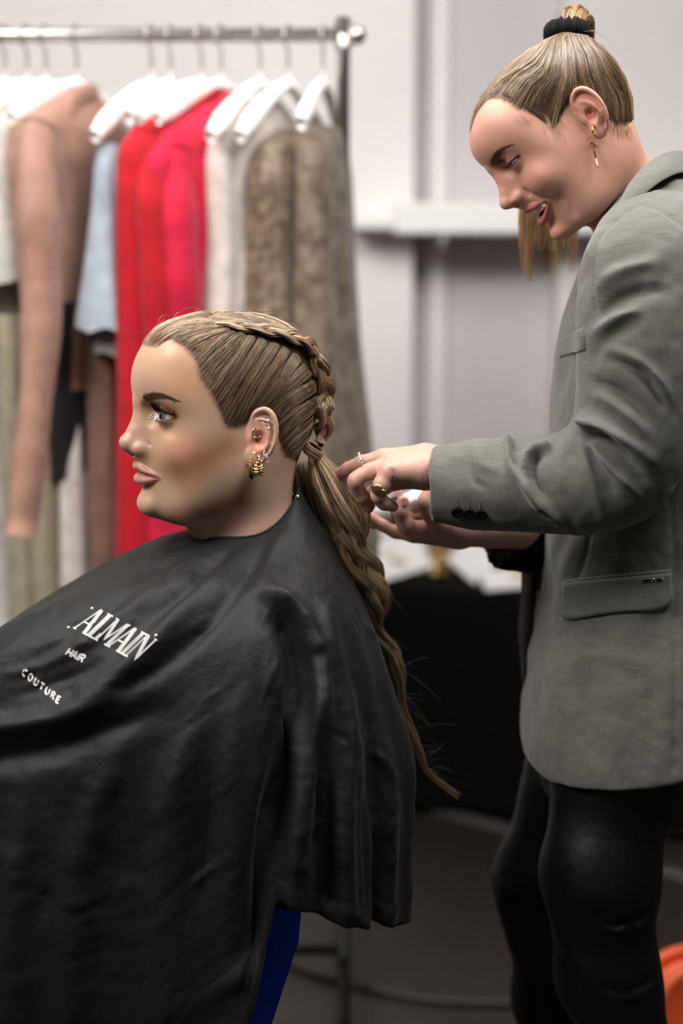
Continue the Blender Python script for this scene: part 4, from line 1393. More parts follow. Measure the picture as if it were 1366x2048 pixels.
    # ponytail: up, over to the far side, down beside the face
    pt = HairBuf()
    path = np.array([(1141, 78, 0, 19), (1142, 52, .0, 22), (1148, 36, .015, 27), (1158, 40, .05, 30), (1152, 90, .10, 33), (1130, 180, .135, 38), (1108, 300, .15, 50), (1096, 400, .15, 60), (1092, 480, .145, 62), (1090, 592, .14, 58)], float)
    n = 70; PP = catmull(path, n)
    cen = np.stack([at(x, y, C0[1] + z) for x, y, z in PP[:, :3]]); wid = PP[:, 3] / 1740
    T, A, Bq = frames(cen, (1, 0, 0))
    t = np.linspace(0, 1, n)
    for j in range(16):
        rad = math.sqrt((j + .5) / 16); an = j * 2.39996
        sp = 1 + .35 * sstep(.55, 1, t)
        c = cen + A * (rad * math.cos(an) * wid * .8 * sp)[:, None] + Bq * (rad * math.sin(an) * wid * .5)[:, None]
        m = 120; a = rng.uniform(0, 6.28, m); rr = np.sqrt(rng.uniform(0, 1, m))
        lw = wid * .36 * (1 - .6 * sstep(.75, 1, t))
        S = np.stack([c + A * (np.cos(a_) * r_ * lw)[:, None] + Bq * (np.sin(a_) * r_ * lw)[:, None] for a_, r_ in zip(a, rr)])
        e = int(n * rng.uniform(.90, 1.0))
        S = np.stack([s_[np.linspace(0, (e - 1) * rng.uniform(.86, 1), 21).astype(int)] for s_ in S])
        tc = tones(rng, m, rng.normal(.2, .5)) * np.array([1.0, .82, .60])
        pt.add(S, .00050 * rng.uniform(.7, 1.4, m), tc)
    S = []
    for j in range(40):
        i = int(rng.integers(4, 14)); d = rng.normal(0, 1, 3) * np.array([1, .6, .7]) + np.array([.5, 0, .2]); d /= np.linalg.norm(d)
        l = rng.uniform(.01, .04); q = np.linspace(0, 1, 8)[:, None]
        S.append(cen[i] + A[i] * wid[i] * rng.uniform(-1, 1) + d * l * q + rng.normal(0, .4, 3) * l * q ** 2)
    pt.add(np.array(S), .00016, tones(rng, 40, .2))
    pt.obj('ponytail', parent)
    return scr

def hair_cap_generic(star, g):
    hl = g[:, 0]
    c0 = np.array([-1.0, 0, 1.0])
    def ang(P):
        q = P - c0
        return np.stack([np.arctan2(np.abs(q[:, 1]), q[:, 0]), np.arctan2(q[:, 2], np.hypot(q[:, 0], q[:, 1]))], 1)
    A = ang(hl); o = np.argsort(A[:, 0]); th, el = A[o, 0], A[o, 1]
    m0 = ang(np.array([[9.0, 0, 7.1]]))[0]
    th = np.concatenate([[0, th[0] * .5], th, [math.pi]]); el = np.concatenate([[m0[1], m0[1]], el, [el[-1]]])
    nt, npp = 80, 200
    T = np.linspace(0, 1, nt); PH = np.linspace(-math.pi, math.pi, npp, endpoint=False)
    EL = np.interp(np.abs(PH), th, el) - .02
    e = EL[:, None] + (math.pi / 2 - EL[:, None]) * T[None]
    D = np.stack([np.cos(e) * np.cos(PH)[:, None], np.cos(e) * np.sin(PH)[:, None], np.sin(e)], -1)
    d = np.broadcast_to(sstep(0, .12, T)[None], (npp, nt))
    P = surf(star, (c0 + D * 9).reshape(-1, 3), (-.06 + .22 * d).ravel())
    return P, grid_faces(npp, nt, True, False), sstep(-.02, .10, np.broadcast_to(T[None], (npp, nt))).ravel()
# ------------------------------------------------------------------ grey linen jacket
def mat_linen():
    m = mat('grey_linen', lin((128, 129, 124)), .82)
    t = NT(m)
    a = t.coord(None, (1500, 1500, 60)); b = t.coord(None, (60, 60, 1500))
    n1 = t.noise(a, 1.0, 2); n2 = t.noise(b, 1.0, 2)
    n3 = t.noise(t.coord(), 14, 3)
    ad = t.n('ShaderNodeMath', operation='ADD'); t.l(n1, ad.inputs[0]); t.l(n2, ad.inputs[1])
    c = t.ramp(ad.outputs[0], [(.36, lin((104, 105, 101))), (.62, lin((142, 143, 137)))])
    ad.outputs[0]
    hv = t.n('ShaderNodeMath', operation='MULTIPLY', i_1=.5); t.l(ad.outputs[0], hv.inputs[0])
    c = t.ramp(hv.outputs[0], [(.36, lin((80, 79, 73))), (.64, lin((117, 116, 108)))])
    c2 = t.mix(.35, c, t.ramp(n3, [(.3, lin((88, 88, 83))), (.7, lin((110, 110, 104)))]))
    t.base(c2)
    t.bump(hv.outputs[0], .35, .0006)
    t.b.inputs['Sheen Weight'].default_value = .25
    t.b.inputs['Specular IOR Level'].default_value = .2
    return m
M_LINEN = mat_linen()
M_SATIN = mat('black_satin', lin((9, 8, 8)), .55, 0, Specular_IOR_Level=.25)
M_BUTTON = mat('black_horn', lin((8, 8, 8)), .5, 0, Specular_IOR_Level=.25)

TL = []   # torso levels: z, cx, ax
for px, py, ax in [(1240, 400, .085), (1200, 480, .105), (1160, 570, .118), (1130, 660, .126), (1113, 760, .130), (1106, 880, .126), (1100, 1000, .120), (1093, 1100, .118), (1078, 1230, .125), (1058, 1370, .134), (1048, 1480, .140), (1050, 1600, .140)]:
    p = at(px, py, 1.70)
    TL.append((p[2], p[0] + ax, ax))
TL = np.array(TL)[::-1]
JY = 1.715
SLEEVE = [(1300, 502, 1.578, .052), (1288, 545, 1.548, .0595), (1282, 650, 1.535, .0600), (1279, 760, 1.53, .0585), (1270, 865, 1.53, .0555), (1234, 944, 1.535, .0520), (1165, 966, 1.54, .0462), (1060, 969, 1.555, .0440), (960, 968, 1.568, .0430), (850, 967, 1.58, .0425)]
SLV = np.array([at(a, b, c) for a, b, c, r in SLEEVE]); SLR = [s[3] for s in SLEEVE]
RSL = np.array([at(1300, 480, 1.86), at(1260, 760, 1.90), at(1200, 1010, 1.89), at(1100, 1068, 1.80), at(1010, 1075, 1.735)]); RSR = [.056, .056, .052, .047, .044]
CUFF_L = at(867, 967, 1.58); CUFF_N = (SLV[-1] - SLV[-2]) / np.linalg.norm(SLV[-1] - SLV[-2])
def jacket_sdf(P):
    z = P[:, 2]
    cx = pinterp(z, TL[:, 0], TL[:, 1]); ax = pinterp(z, TL[:, 0], TL[:, 2])
    ay = pinterp(z, [.85, 1.0, 1.15, 1.35, 1.46], [.185, .170, .148, .160, .150])
    q = np.sqrt(((P[:, 0] - cx) / ax) ** 2 + (np.abs(P[:, 1] - JY) / ay) ** 2.4 + 1e-9)
    d = (q - 1) * np.minimum(ax, ay) * .85
    d = smax(d, z - at(1300, 400, 1.7)[2] , .09)
    sh = sd_tube(P, [at(1302, 502, 1.60), at(1312, 486, JY), at(1302, 502, 1.83)], .052)
    d = smin(d, sh, .05)
    d = smin(d, sd_tube(P, [at(1322, 462, JY - .05), at(1340, 440, JY), at(1322, 462, JY + .05)], .046), .05)
    # hem: drops towards the front corner and is rounded there
    zh = at(1110, 1572, 1.6)[2] + .055 * np.clip((P[:, 0] - at(1110, 1572, 1.6)[0]) / .16, 0, 1.6) * .55
    d = smax(d, zh - z, .006)
    d = np.maximum(d, -(P[:, 0] - (cx - ax) + .0) - .02)
    arm = sd_chain(P, SLV, SLR, .035)
    up = sstep(1.20, 1.34, z)
    arm = np.maximum(arm, ((P - CUFF_L) @ CUFF_N))
    k = .008 + .035 * up
    h = np.maximum(k - np.abs(d - arm), 0) / k
    d = np.minimum(d, arm) - h * h * k * .25
    # hollow cuff
    d = np.maximum(d, -np.maximum(sd_tube(P, [CUFF_L - CUFF_N * .05, CUFF_L + CUFF_N * .05], .0385), -((P - CUFF_L) @ CUFF_N) - .035))
    return d
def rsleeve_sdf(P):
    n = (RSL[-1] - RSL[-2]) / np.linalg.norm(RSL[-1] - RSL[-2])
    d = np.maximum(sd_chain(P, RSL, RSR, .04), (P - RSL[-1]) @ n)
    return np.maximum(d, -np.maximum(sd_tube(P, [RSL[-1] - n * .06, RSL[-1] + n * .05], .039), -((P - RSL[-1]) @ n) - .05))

zz = lambda *pts: [(860 + x / 2.1325, 340 + y / 2.1325) for x, y in pts]
JACKET_FOLDS = [
    (zz((885, 150), (960, 165), (1040, 205), (1079, 240)), 4, -.0025, [.6, 1, 1, 1]),
    (zz((880, 150), (760, 240), (705, 340), (700, 470), (705, 600)), 4, -.004, [.8, 1, 1, 1, .6]),
    (zz((715, 520), (790, 450), (880, 410), (960, 400)), 13, .009),
    (zz((705, 640), (790, 560), (890, 520), (1000, 520)), 13, -.010),
    (zz((700, 700), (800, 630), (910, 590)), 11, .009),
    (zz((690, 800), (760, 720), (860, 670)), 12, -.004),
    (zz((760, 300), (740, 400), (735, 480)), 14, .005),
    (zz((1000, 300), (960, 420), (940, 560)), 22, .004),
    (zz((770, 800), (880, 850), (960, 930), (1000, 1010)), 9, -.010),
    (zz((740, 760), (860, 800), (960, 880), (1020, 980)), 10, .005),
    (zz((690, 900), (780, 935), (870, 1000), (930, 1080)), 9, -.009),
    (zz((690, 960), (770, 990), (860, 1060), (930, 1140)), 12, .006),
    (zz((665, 1070), (740, 1090), (830, 1150), (940, 1240)), 13, .015, [1, 1, .8, .2]),
    (zz((675, 1130), (745, 1150), (830, 1220), (910, 1310)), 9, -.014, [1, 1, .8, .2]),
    (zz((690, 1170), (740, 1240), (830, 1330), (900, 1400)), 10, .012, [1, 1, .7, .1]),
    (zz((680, 1160), (705, 1240), (760, 1330), (800, 1420)), 8, -.007, [1, 1, .7, .1]),
    (zz((655, 1160), (670, 1260), (700, 1360), (740, 1470)), 10, .006, [.8, 1, .8, .2]),
    (zz((600, 1150), (560, 1210), (560, 1300), (590, 1400)), 14, .004),
    (zz((500, 1178), (430, 1215), (410, 1280), (430, 1360), (480, 1430), (560, 1500)), 10, .014, [.7, 1, 1, 1, .8, .5]),
    (zz((480, 1200), (440, 1250), (440, 1320), (490, 1400)), 9, -.012),
    (zz((330, 1160), (340, 1210), (350, 1260), (400, 1340), (470, 1420)), 9, .011, [1, 1, 1, .8, .3]),
    (zz((355, 1180), (365, 1250), (410, 1320)), 8, -.009, [1, 1, .3]),
    (zz((160, 1190), (165, 1260), (190, 1330), (240, 1355)), 6, -.003),
    (zz((190, 1200), (230, 1260), (300, 1290)), 11, .003),
    (zz((590, 700), (575, 850), (545, 1000)), 12, -.003),
    (zz((690, 1520), (665, 1630), (630, 1740)), 3.5, -.003, [1, 1, 1]),
    (zz((640, 1530), (600, 1640), (560, 1740)), 16, .004), (zz((800, 1530), (820, 1640), (800, 1700)), 16, .003),
    (zz((560, 1560), (520, 1700), (500, 1900)), 14, -.004),
    ([(1340, 1000), (1350, 1150), (1352, 1350), (1350, 1540)], 5, -.002, [1, 1, 1, 1]),
    ([(1120, 1260), (1105, 1400), (1110, 1520)], 22, .004), ([(1180, 1280), (1170, 1420), (1180, 1540)], 22, -.004),
    ([(1240, 1260), (1235, 1400), (1240, 1530)], 22, .003), ([(1300, 1260), (1305, 1420), (1300, 1530)], 20, -.003),
    ([(1130, 1330), (1200, 1310), (1290, 1330)], 14, .002),
]

def build_jacket():
    from mathutils.bvhtree import BVHTree
    root = empty('linen_jacket', tuple(at(1300, 1000, JY)))
    lo = np.array([at(867, 967, 1.58)[0] - .012, 1.45, .80]); hi = np.array([.68, 1.94, 1.66])
    V, F = sdf_mesh(jacket_sdf, lo, hi, .0031, 4, 2.6)
    V = relax(V, F, 2, .5)
    N = vnormals(V, F)
    V = sculpt(V, N, JACKET_FOLDS)
    N = vnormals(V, F)
    V = V + N * (.0016 * vnoise(V * 34, 3) + .0007 * vnoise(V * 90, 4))[:, None]
    V = relax(V, F, 1, .4)
    body = mesh_obj('jacket_body', V, F, M_LINEN, root)
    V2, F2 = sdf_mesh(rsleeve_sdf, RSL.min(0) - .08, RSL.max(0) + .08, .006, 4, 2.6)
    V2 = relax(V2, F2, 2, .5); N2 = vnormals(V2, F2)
    mesh_obj('black_sleeve', V2 + N2 * (.003 * vnoise(V2 * 30, 8))[:, None], F2, M_SATIN, root)  # right sleeve, near-black over its whole length
    bvh = BVHTree.FromPolygons([tuple(v) for v in V], [tuple(int(i) for i in f) for f in F])
    def hit(px, py, lift=0.0, maxY=9):
        d = Vector(at(px, py, 2.0) - CAMP).normalized()
        loc, nor, i, t = bvh.ray_cast(Vector(CAMP), d)
        if loc is None: return None, None
        return np.array(loc) + np.array(nor) * lift, np.array(nor)
    def patch(name, top, bot, lift, thick, nu=36, nvv=14, mt=M_LINEN, edge=True, parent=root):
        """a cloth piece lying on the jacket between two pixel curves"""
        a = catmull(np.array(top, float), nu); b = catmull(np.array(bot, float), nu)
        P = np.zeros((nu, nvv, 3)); last = None; Nn = np.zeros((nu, nvv, 3))
        for i in range(nu):
            for j in range(nvv):
                q = a[i] + (b[i] - a[i]) * j / (nvv - 1)
                p, n = hit(q[0], q[1])
                if p is None: p, n = last
                last = (p, n); P[i, j] = p; Nn[i, j] = n
        for _ in range(6):
            Nn[1:-1, 1:-1] = (Nn[:-2, 1:-1] + Nn[2:, 1:-1] + Nn[1:-1, :-2] + Nn[1:-1, 2:]) / 4
        Nn /= np.linalg.norm(Nn, axis=-1, keepdims=True)
        for _ in range(4):
            P[1:-1, 1:-1] = (P[:-2, 1:-1] + P[2:, 1:-1] + P[1:-1, :-2] + P[1:-1, 2:]) / 4
        bot_ = P + Nn * lift; top_ = P + Nn * (lift + thick)
        e = np.zeros((nu, nvv), bool); e[0] = e[-1] = True; e[:, 0] = e[:, -1] = True
        top_[e] = (P + Nn * (lift + thick * .45))[e]
        n = nu * nvv
        Vp = np.concatenate([bot_.reshape(-1, 3), top_.reshape(-1, 3)])
        f = grid_faces(nu, nvv)
        ring = [i * nvv for i in range(nu)] + [(nu - 1) * nvv + j for j in range(1, nvv)] + [i * nvv + nvv - 1 for i in range(nu - 2, -1, -1)] + [j for j in range(nvv - 2, 0, -1)]
        ring = np.array(ring); rn = np.roll(ring, -1)
        Fp = np.concatenate([f[:, ::-1], f + n, np.stack([ring, rn, rn + n, ring + n], 1)])
        return mesh_obj(name, Vp, Fp, mt, parent)
    patch('pocket_welt', [(1131, 1160), (1200, 1152), (1280, 1144), (1341, 1138)], [(1130, 1168), (1200, 1160), (1280, 1152), (1342, 1147)], -.0005, .0035, 30, 4)
    flap = patch('pocket_flap', [(1130, 1166), (1200, 1158), (1280, 1150), (1341, 1144)], [(1127, 1234), (1150, 1239), (1225, 1226), (1300, 1221), (1330, 1214), (1343, 1192)], .0015, .0045, 40, 16)
    patch('breast_pocket', [(1129, 676), (1148, 664), (1168, 654)], [(1118, 716), (1145, 708), (1172, 700)], -.0005, .003, 18, 10)
    # metal name plate on the flap
    p, n = hit(1304, 1157)
    t = np.array(hit(1322, 1156)[0]) - p; t /= np.linalg.norm(t)
    u = np.cross(n, t); u /= np.linalg.norm(u); n = np.cross(t, u)
    Vb, Fb = box((-.0112, -.0018, 0), (.0112, .0018, .0014), .0006)
    mesh_obj('name_plate', p + n * .006 + Vb @ np.stack([t, u, n]), Fb, M_SILVER, flap)
    for k in range(11):
        Vb, Fb = box((-.0005, -.0011, .001), (.0004, .0011, .0017))
        mesh_obj('plate_mark', p + n * .006 + t * (-.0085 + .0017 * k) + Vb @ np.stack([t, u, n]), Fb, M_BUTTON, flap, False)
    # cuff buttons with their thread loops
    for px, py in ((915, 1023), (938, 1026), (961, 1028)):
        p, n = hit(px, py)
        n = n * .7 + np.array([0, -1, .0]) * .5; n /= np.linalg.norm(n)
        b = mesh_obj('cuff_button', *lathe([(0, .0028), (.0036, .0027), (.0046, .0033), (.0062, .0032), (.0068, .0022), (.0066, .0006), (.004, -.001)], 22, p + n * .001, n), M_BUTTON, root)
        q = np.array([hit(px - 1, py - 12 - k * 3, .0004)[0] for k in range(5)])
        mesh_obj('thread', *tube(q, .00035, 5), mat('grey_thread', lin((152, 150, 143)), .8), b)
    # front button + far front panel with black lining
    bt = catmull(np.array([at(1092, 1040, 1.73), at(1083, 1110, 1.73), at(1078, 1200, 1.73), at(1066, 1300, 1.73), at(1056, 1420, 1.73)]), 24)
    ft = bt + np.array([-.016, .06, 0]) * np.interp(np.linspace(0, 1, 24), [0, .2, .7, 1], [.4, 1, .8, .1])[:, None]
    g = np.stack([bt + np.array([.03, 0, 0]), bt, ft, ft + np.array([.02, .04, 0])], 1)
    o = mesh_obj('front_facing', g.reshape(-1, 3), grid_faces(24, 4), M_SATIN, root)
    o.modifiers.new('thickness', 'SOLIDIFY').thickness = .002
    p = at(1077, 1166, 1.722)
    mesh_obj('front_button', *lathe([(0, .0030), (.006, .0028), (.0085, .0034), (.0098, .002), (.0095, 0), (.004, -.002)], 22, p, (-.6, -1, .1)), M_BUTTON, root)
    # collar: stands round the neck and folds over
    top = catmull(np.array([at(1232, 436, 1.60), at(1240, 404, 1.605), at(1262, 362, 1.62), at(1300, 322, 1.645), at(1345, 300, 1.69), at(1380, 305, 1.73), at(1345, 322, 1.79), at(1300, 340, 1.81), at(1262, 372, 1.80), at(1238, 420, 1.77)]), 60)
    low = catmull(np.array([at(1233, 446, 1.585), at(1250, 428, 1.572), at(1280, 398, 1.575), at(1325, 362, 1.60), at(1368, 345, 1.66), at(1420, 350, 1.74), at(1380, 360, 1.83), at(1320, 380, 1.86), at(1270, 410, 1.85), at(1240, 440, 1.80)]), 60)
    rows = []
    inner = top + np.array([0, 0, -.035])
    for k, w in enumerate(np.linspace(0, 1, 10)):
        r = top * (1 - w) + low * w
        r = r + np.array([0, -.012, .006]) * math.sin(w * math.pi) * np.cos(np.linspace(0, math.pi, 60))[:, None]
        rows.append(r)
    rows = [inner] + rows
    cv = np.stack(rows, 1).reshape(-1, 3)
    cl = mesh_obj('collar', cv, grid_faces(60, len(rows)), M_LINEN, root)
    sm = cl.modifiers.new('thickness', 'SOLIDIFY'); sm.thickness = .003; sm.offset = 0
    ss = cl.modifiers.new('smooth', 'SUBSURF'); ss.levels = 1; ss.render_levels = 1
    tag(root, 'grey linen blazer with flap pocket and black cuff buttons worn by the standing stylist', 'jacket')
    return root
# ------------------------------------------------------------------ stylist's hands (joints placed in space, then skinned as one surface each)
def P3(px, py, dY=0.0, Y0=1.585):
    return at(px, py, Y0 + dY)
HAND_L = dict(Y0=1.585, fingers=[
    # (joints px,py,depth, radius m)
    [(768, 915, .018, .0098), (724, 926, .024, .0085), (697, 938, .034, .0078), (672, 950, .046, .0060)],
    [(784, 926, .000, .0105), (742, 942, -.004, .0092), (711, 962, -.004, .0088), (724, 993, .006, .0080), (737, 1015, .012, .0066)],
    [(779, 943, -.018, .0112), (764, 968, -.022, .0092), (757, 990, -.020, .0084), (768, 1006, -.014, .0076), (786, 1013, -.006, .0062)],
    [(800, 958, .018, .0110), (768, 972, .024, .0098), (748, 984, .022, .0088), (739, 1003, .014, .0070)]],
    meta=[[(905, 930, .012, .0205), (850, 918, .016, .0170), (768, 915, .018, .0100)], [(905, 938, 0, .0215), (850, 928, .000, .0180), (784, 926, .0, .0112)],
          [(905, 944, -.010, .0205), (850, 940, -.012, .0185), (779, 943, -.018, .0122)], [(905, 944, .008, .020), (850, 950, .012, .0165), (800, 958, .018, .0120)]], k=.009)
HAND_R = dict(Y0=1.665, fingers=[
    [(842, 1062, .0, .0110), (812, 1050, -.006, .0098), (801, 1024, -.012, .0088), (806, 1003, -.012, .0074)],
    [(828, 1066, .012, .0105), (792, 1062, .012, .0088), (764, 1048, .012, .0078), (742, 1034, .010, .0060)],
    [(885, 1050, -.006, .0125), (862, 1030, -.014, .0100), (851, 1005, -.016, .0094), (862, 978, -.010, .0080)],
    [(838, 1060, .026, .0105), (800, 1048, .034, .0088), (790, 1012, .040, .0080), (800, 985, .040, .0066)]],
    meta=[[(1040, 1058, .06, .0255), (980, 1056, .04, .0240), (915, 1058, .016, .0215), (842, 1062, .0, .0125)], [(915, 1058, .016, .021), (828, 1066, .012, .0120)], [(915, 1055, .016, .0200), (885, 1050, -.004, .0135)], [(915, 1056, .02, .020), (838, 1060, .026, .012)]], k=.010)
def hand_sdf(P, H):
    d = None
    W = lambda c: (np.array([P3(x, y, z, H['Y0']) for x, y, z, r in c]), [q[3] for q in c])
    for c in H['meta']:
        p, r = W(c); e = sd_chain(P, p, r, .006)
        d = e if d is None else smin(d, e, H['k'])
    for c in H['fingers']:
        p, r = W(c)
        e = sd_tube(P, catmull(p, 4 * len(p)), catmull(np.array(r), 4 * len(p))[:, 0])
        for q, rr in zip(p[1:-1], r[1:-1]):
            e = smin(e, np.linalg.norm(P - q, axis=1) - rr * 1.05, .003)
        d = smin(d, e, .0045)
    return d
def build_hand(H, parent):
    allp = np.array([P3(x, y, z, H['Y0']) for c in H['meta'] + H['fingers'] for x, y, z, r in c])
    V, F = sdf_mesh(lambda P: hand_sdf(P, H), allp.min(0) - .03, allp.max(0) + .03, .0013)
    V = relax(V, F, 1, .4)
    C = np.repeat(np.array(lin((196, 156, 141))[:3])[None], len(V), 0)
    def put(c, w):
        nonlocal C
        C = C * (1 - np.clip(w, 0, 1)[:, None]) + np.array(lin(c)[:3]) * np.clip(w, 0, 1)[:, None]
    for c in H['fingers']:
        q = [P3(x, y, z, H['Y0']) for x, y, z, r in c]
        put((186, 118, 102), .5 * np.exp(-(np.linalg.norm(V - q[-1], axis=1) / .011) ** 2))
        for p in q[:-1]:
            put((190, 128, 114), .28 * np.exp(-(np.linalg.norm(V - p, axis=1) / .010) ** 2))
    # knuckle and wrist creases
    N = vnormals(V, F)
    strokes = H.get('creases', [])
    if strokes: V = sculpt(V, N, strokes)
    for c in H.get('nails', []):
        px, py, dz, nx, ny, nz, l, w = c[:8]
        p = P3(px, py, dz, H['Y0']); n = np.array([nx, ny, nz], float); n /= np.linalg.norm(n)
        t = np.array(c[8:11], float); t -= n * (t @ n); t /= np.linalg.norm(t); u = np.cross(n, t)
        g = np.linspace(-1, 1, 9)
        A, B = np.meshgrid(g, g, indexing='ij')
        m = np.maximum(np.abs(A) ** 3 + np.abs(B) ** 3, 1e-9) ** (1 / 3); s = np.maximum(np.abs(A), np.abs(B)) / m
        A, B = A * s, B * s
        Vn = p + t * (A * l)[..., None] + u * (B * w)[..., None] - n * (B * B * w * .35 + .0004)[..., None]
        mesh_obj('fingernail', Vn.reshape(-1, 3), grid_faces(9, 9), M_NAIL, parent).modifiers.new('thickness', 'SOLIDIFY').thickness = .0005
    return V, F, C
M_NAIL = mat('nail', lin((214, 150, 134)), .18)
HAND_L['creases'] = [([(788, 952), (785, 962), (782, 972)], 2.0, -.0010), ([(796, 958), (793, 968), (790, 974)], 2.0, -.0010), ([(852, 940), (856, 955), (858, 968)], 2.2, -.0007), ([(846, 945), (849, 958), (850, 968)], 2.0, -.0006),
                    ([(700, 940), (704, 950)], 2.0, -.0006), ([(775, 925), (790, 915), (820, 908)], 7, -.0010), ([(768, 914), (782, 907)], 7, .0010), ([(780, 938), (788, 930)], 8, .0014)]
HAND_R['nails'] = [(808, 1004, -.0205, -.1, -1, .1, .0052, .0040, .1, 0, 1)]
# ------------------------------------------------------------------ room
def atz(px, py, z):
    d = np.array([(px - 683.0) / FPX, 0, 0]) + _cu * (-(py - 1024.0) / FPX) + _cf
    return CAMP + d * ((z - CAM_H) / d[2])

def mat_wall(name, c, amt=6):
    m = mat(name, lin(c), .85)
    t = NT(m)
    n = t.noise(t.coord(), 3, 4)
    c0, c1 = tuple(v - amt for v in c), tuple(min(255, v + amt) for v in c)
    t.base(t.ramp(n, [(.3, lin(c0)), (.7, lin(c1))]))
    t.bump(t.noise(t.coord(), 180, 2), .08, .002)
    return m
M_WALL = mat_wall('white_wall', (238, 234, 232), 3)
M_GREY = mat_wall('grey_panel', (206, 200, 201), 3)
M_WHITE = mat('white_lacquer', lin((240, 238, 236)), .45)
M_CHROME = mat('brushed_steel', lin((178, 172, 166)), .28, .9)
M_BLACKCLOTH = mat('black_cloth', lin((9, 8, 8)), .9, 0, Specular_IOR_Level=.15)

def build_room():
    WY = 4.25
    m = mat('dark_floor', lin((50, 43, 38)), .5)
    t = NT(m)
    n = t.noise(t.coord(), 5, 5, .6); n2 = t.noise(t.coord(), 160, 2)
    t.base(t.mix(.4, t.ramp(n, [(.3, lin((32, 27, 24))), (.7, lin((44, 37, 32)))]), t.ramp(n2, [(.3, lin((30, 25, 22))), (.7, lin((46, 39, 33)))])))
    t.bump(n2, .2, .002)
    def st(name, V, F, mt, sm=False):
        return tag(mesh_obj(name, V, F, mt, None, sm), kind='structure')
    st('floor', *box((-3.2, -1.5, -.05), (3.2, WY + .4, 0)), m)
    xl = at(822, 400, WY)[0]; xr = at(1112, 300, WY)[0]
    st('wall_back', *box((-3.2, WY - .14, 0), (xl, WY + .3, 3.0)), M_WALL)
    st('wall_recess', *box((xl, WY, 0), (xr, WY + .3, 3.0)), M_GREY)
    st('wall_right', *box((xr, WY - .10, 0), (3.2, WY + .3, 3.0)), mat_wall('pale_wall', (226, 221, 218), 3))
    st('ceiling', *box((-3.2, -1.5, 2.95), (3.2, WY + .3, 3.0)), mat_wall('ceiling_white', (236, 234, 230), 2))
    st('baseboard_back', *box((-3.2, WY - .156, 0), (xl, WY - .14, .09), .004), M_WHITE)
    # shelf standard with its slots
    rail = empty('shelf_rail', tuple(at(875, 450, WY)))
    p = at(875, 400, WY)
    w = .028
    mesh_obj('rail_strip', *box((p[0] - w, WY - .022, .35), (p[0] + w, WY, 2.7), .003), M_WHITE, rail, False)
    msl = mat('slot_shadow', lin((196, 190, 189)), .7)
    z = .40
    sv, sf = box((-.0055, -.0015, -.011), (.0055, .0015, .011), .001)
    proto = None
    while z < 2.66:
        for s in (-1, 1):
            o = mesh_obj('slot', sv, sf, msl, None, False) if proto is None else proto.copy()
            if proto is None: proto = o
            else: COL.objects.link(o)
            o.location = (p[0] + s * .014, WY - .0225, z)
            o.parent = rail; o.matrix_parent_inverse = Matrix.Translation(-rail.location)
        z += .038
    tag(rail, 'white slotted shelf rail fixed to the grey wall panel', 'shelf rail')
    # shelf
    a = at(822, 405, WY - .30); b = at(822, 468, WY - .30)
    sh = empty('wall_shelf', (a[0] + .4, WY - .15, b[2]))
    mesh_obj('shelf_board', *box((at(790, 405, WY - .3)[0], WY - .31, b[2]), (xr + .9, WY - .0, a[2]), .006), M_WHITE, sh, False)
    q = at(700, 445, WY - .14)
    mesh_obj('shelf_return', *box((q[0], WY - .30, b[2] + .012), (at(792, 405, WY - .3)[0], WY - .145, a[2] - .030), .006), M_WHITE, sh, False)
    for px in (875, 1100):
        x = at(px, 400, WY)[0]
        V, F = box((-.006, -.27, -.06), (.006, 0, 0), .002)
        V[:, 2] += np.where((V[:, 1] < -.1) & (V[:, 2] < -.02), .045, 0)
        mesh_obj('bracket', V + np.array([x, WY - .022, b[2]]), F, M_WHITE, sh, False)
    tag(sh, 'thick white wall shelf across the grey panel behind the stylist', 'shelf')

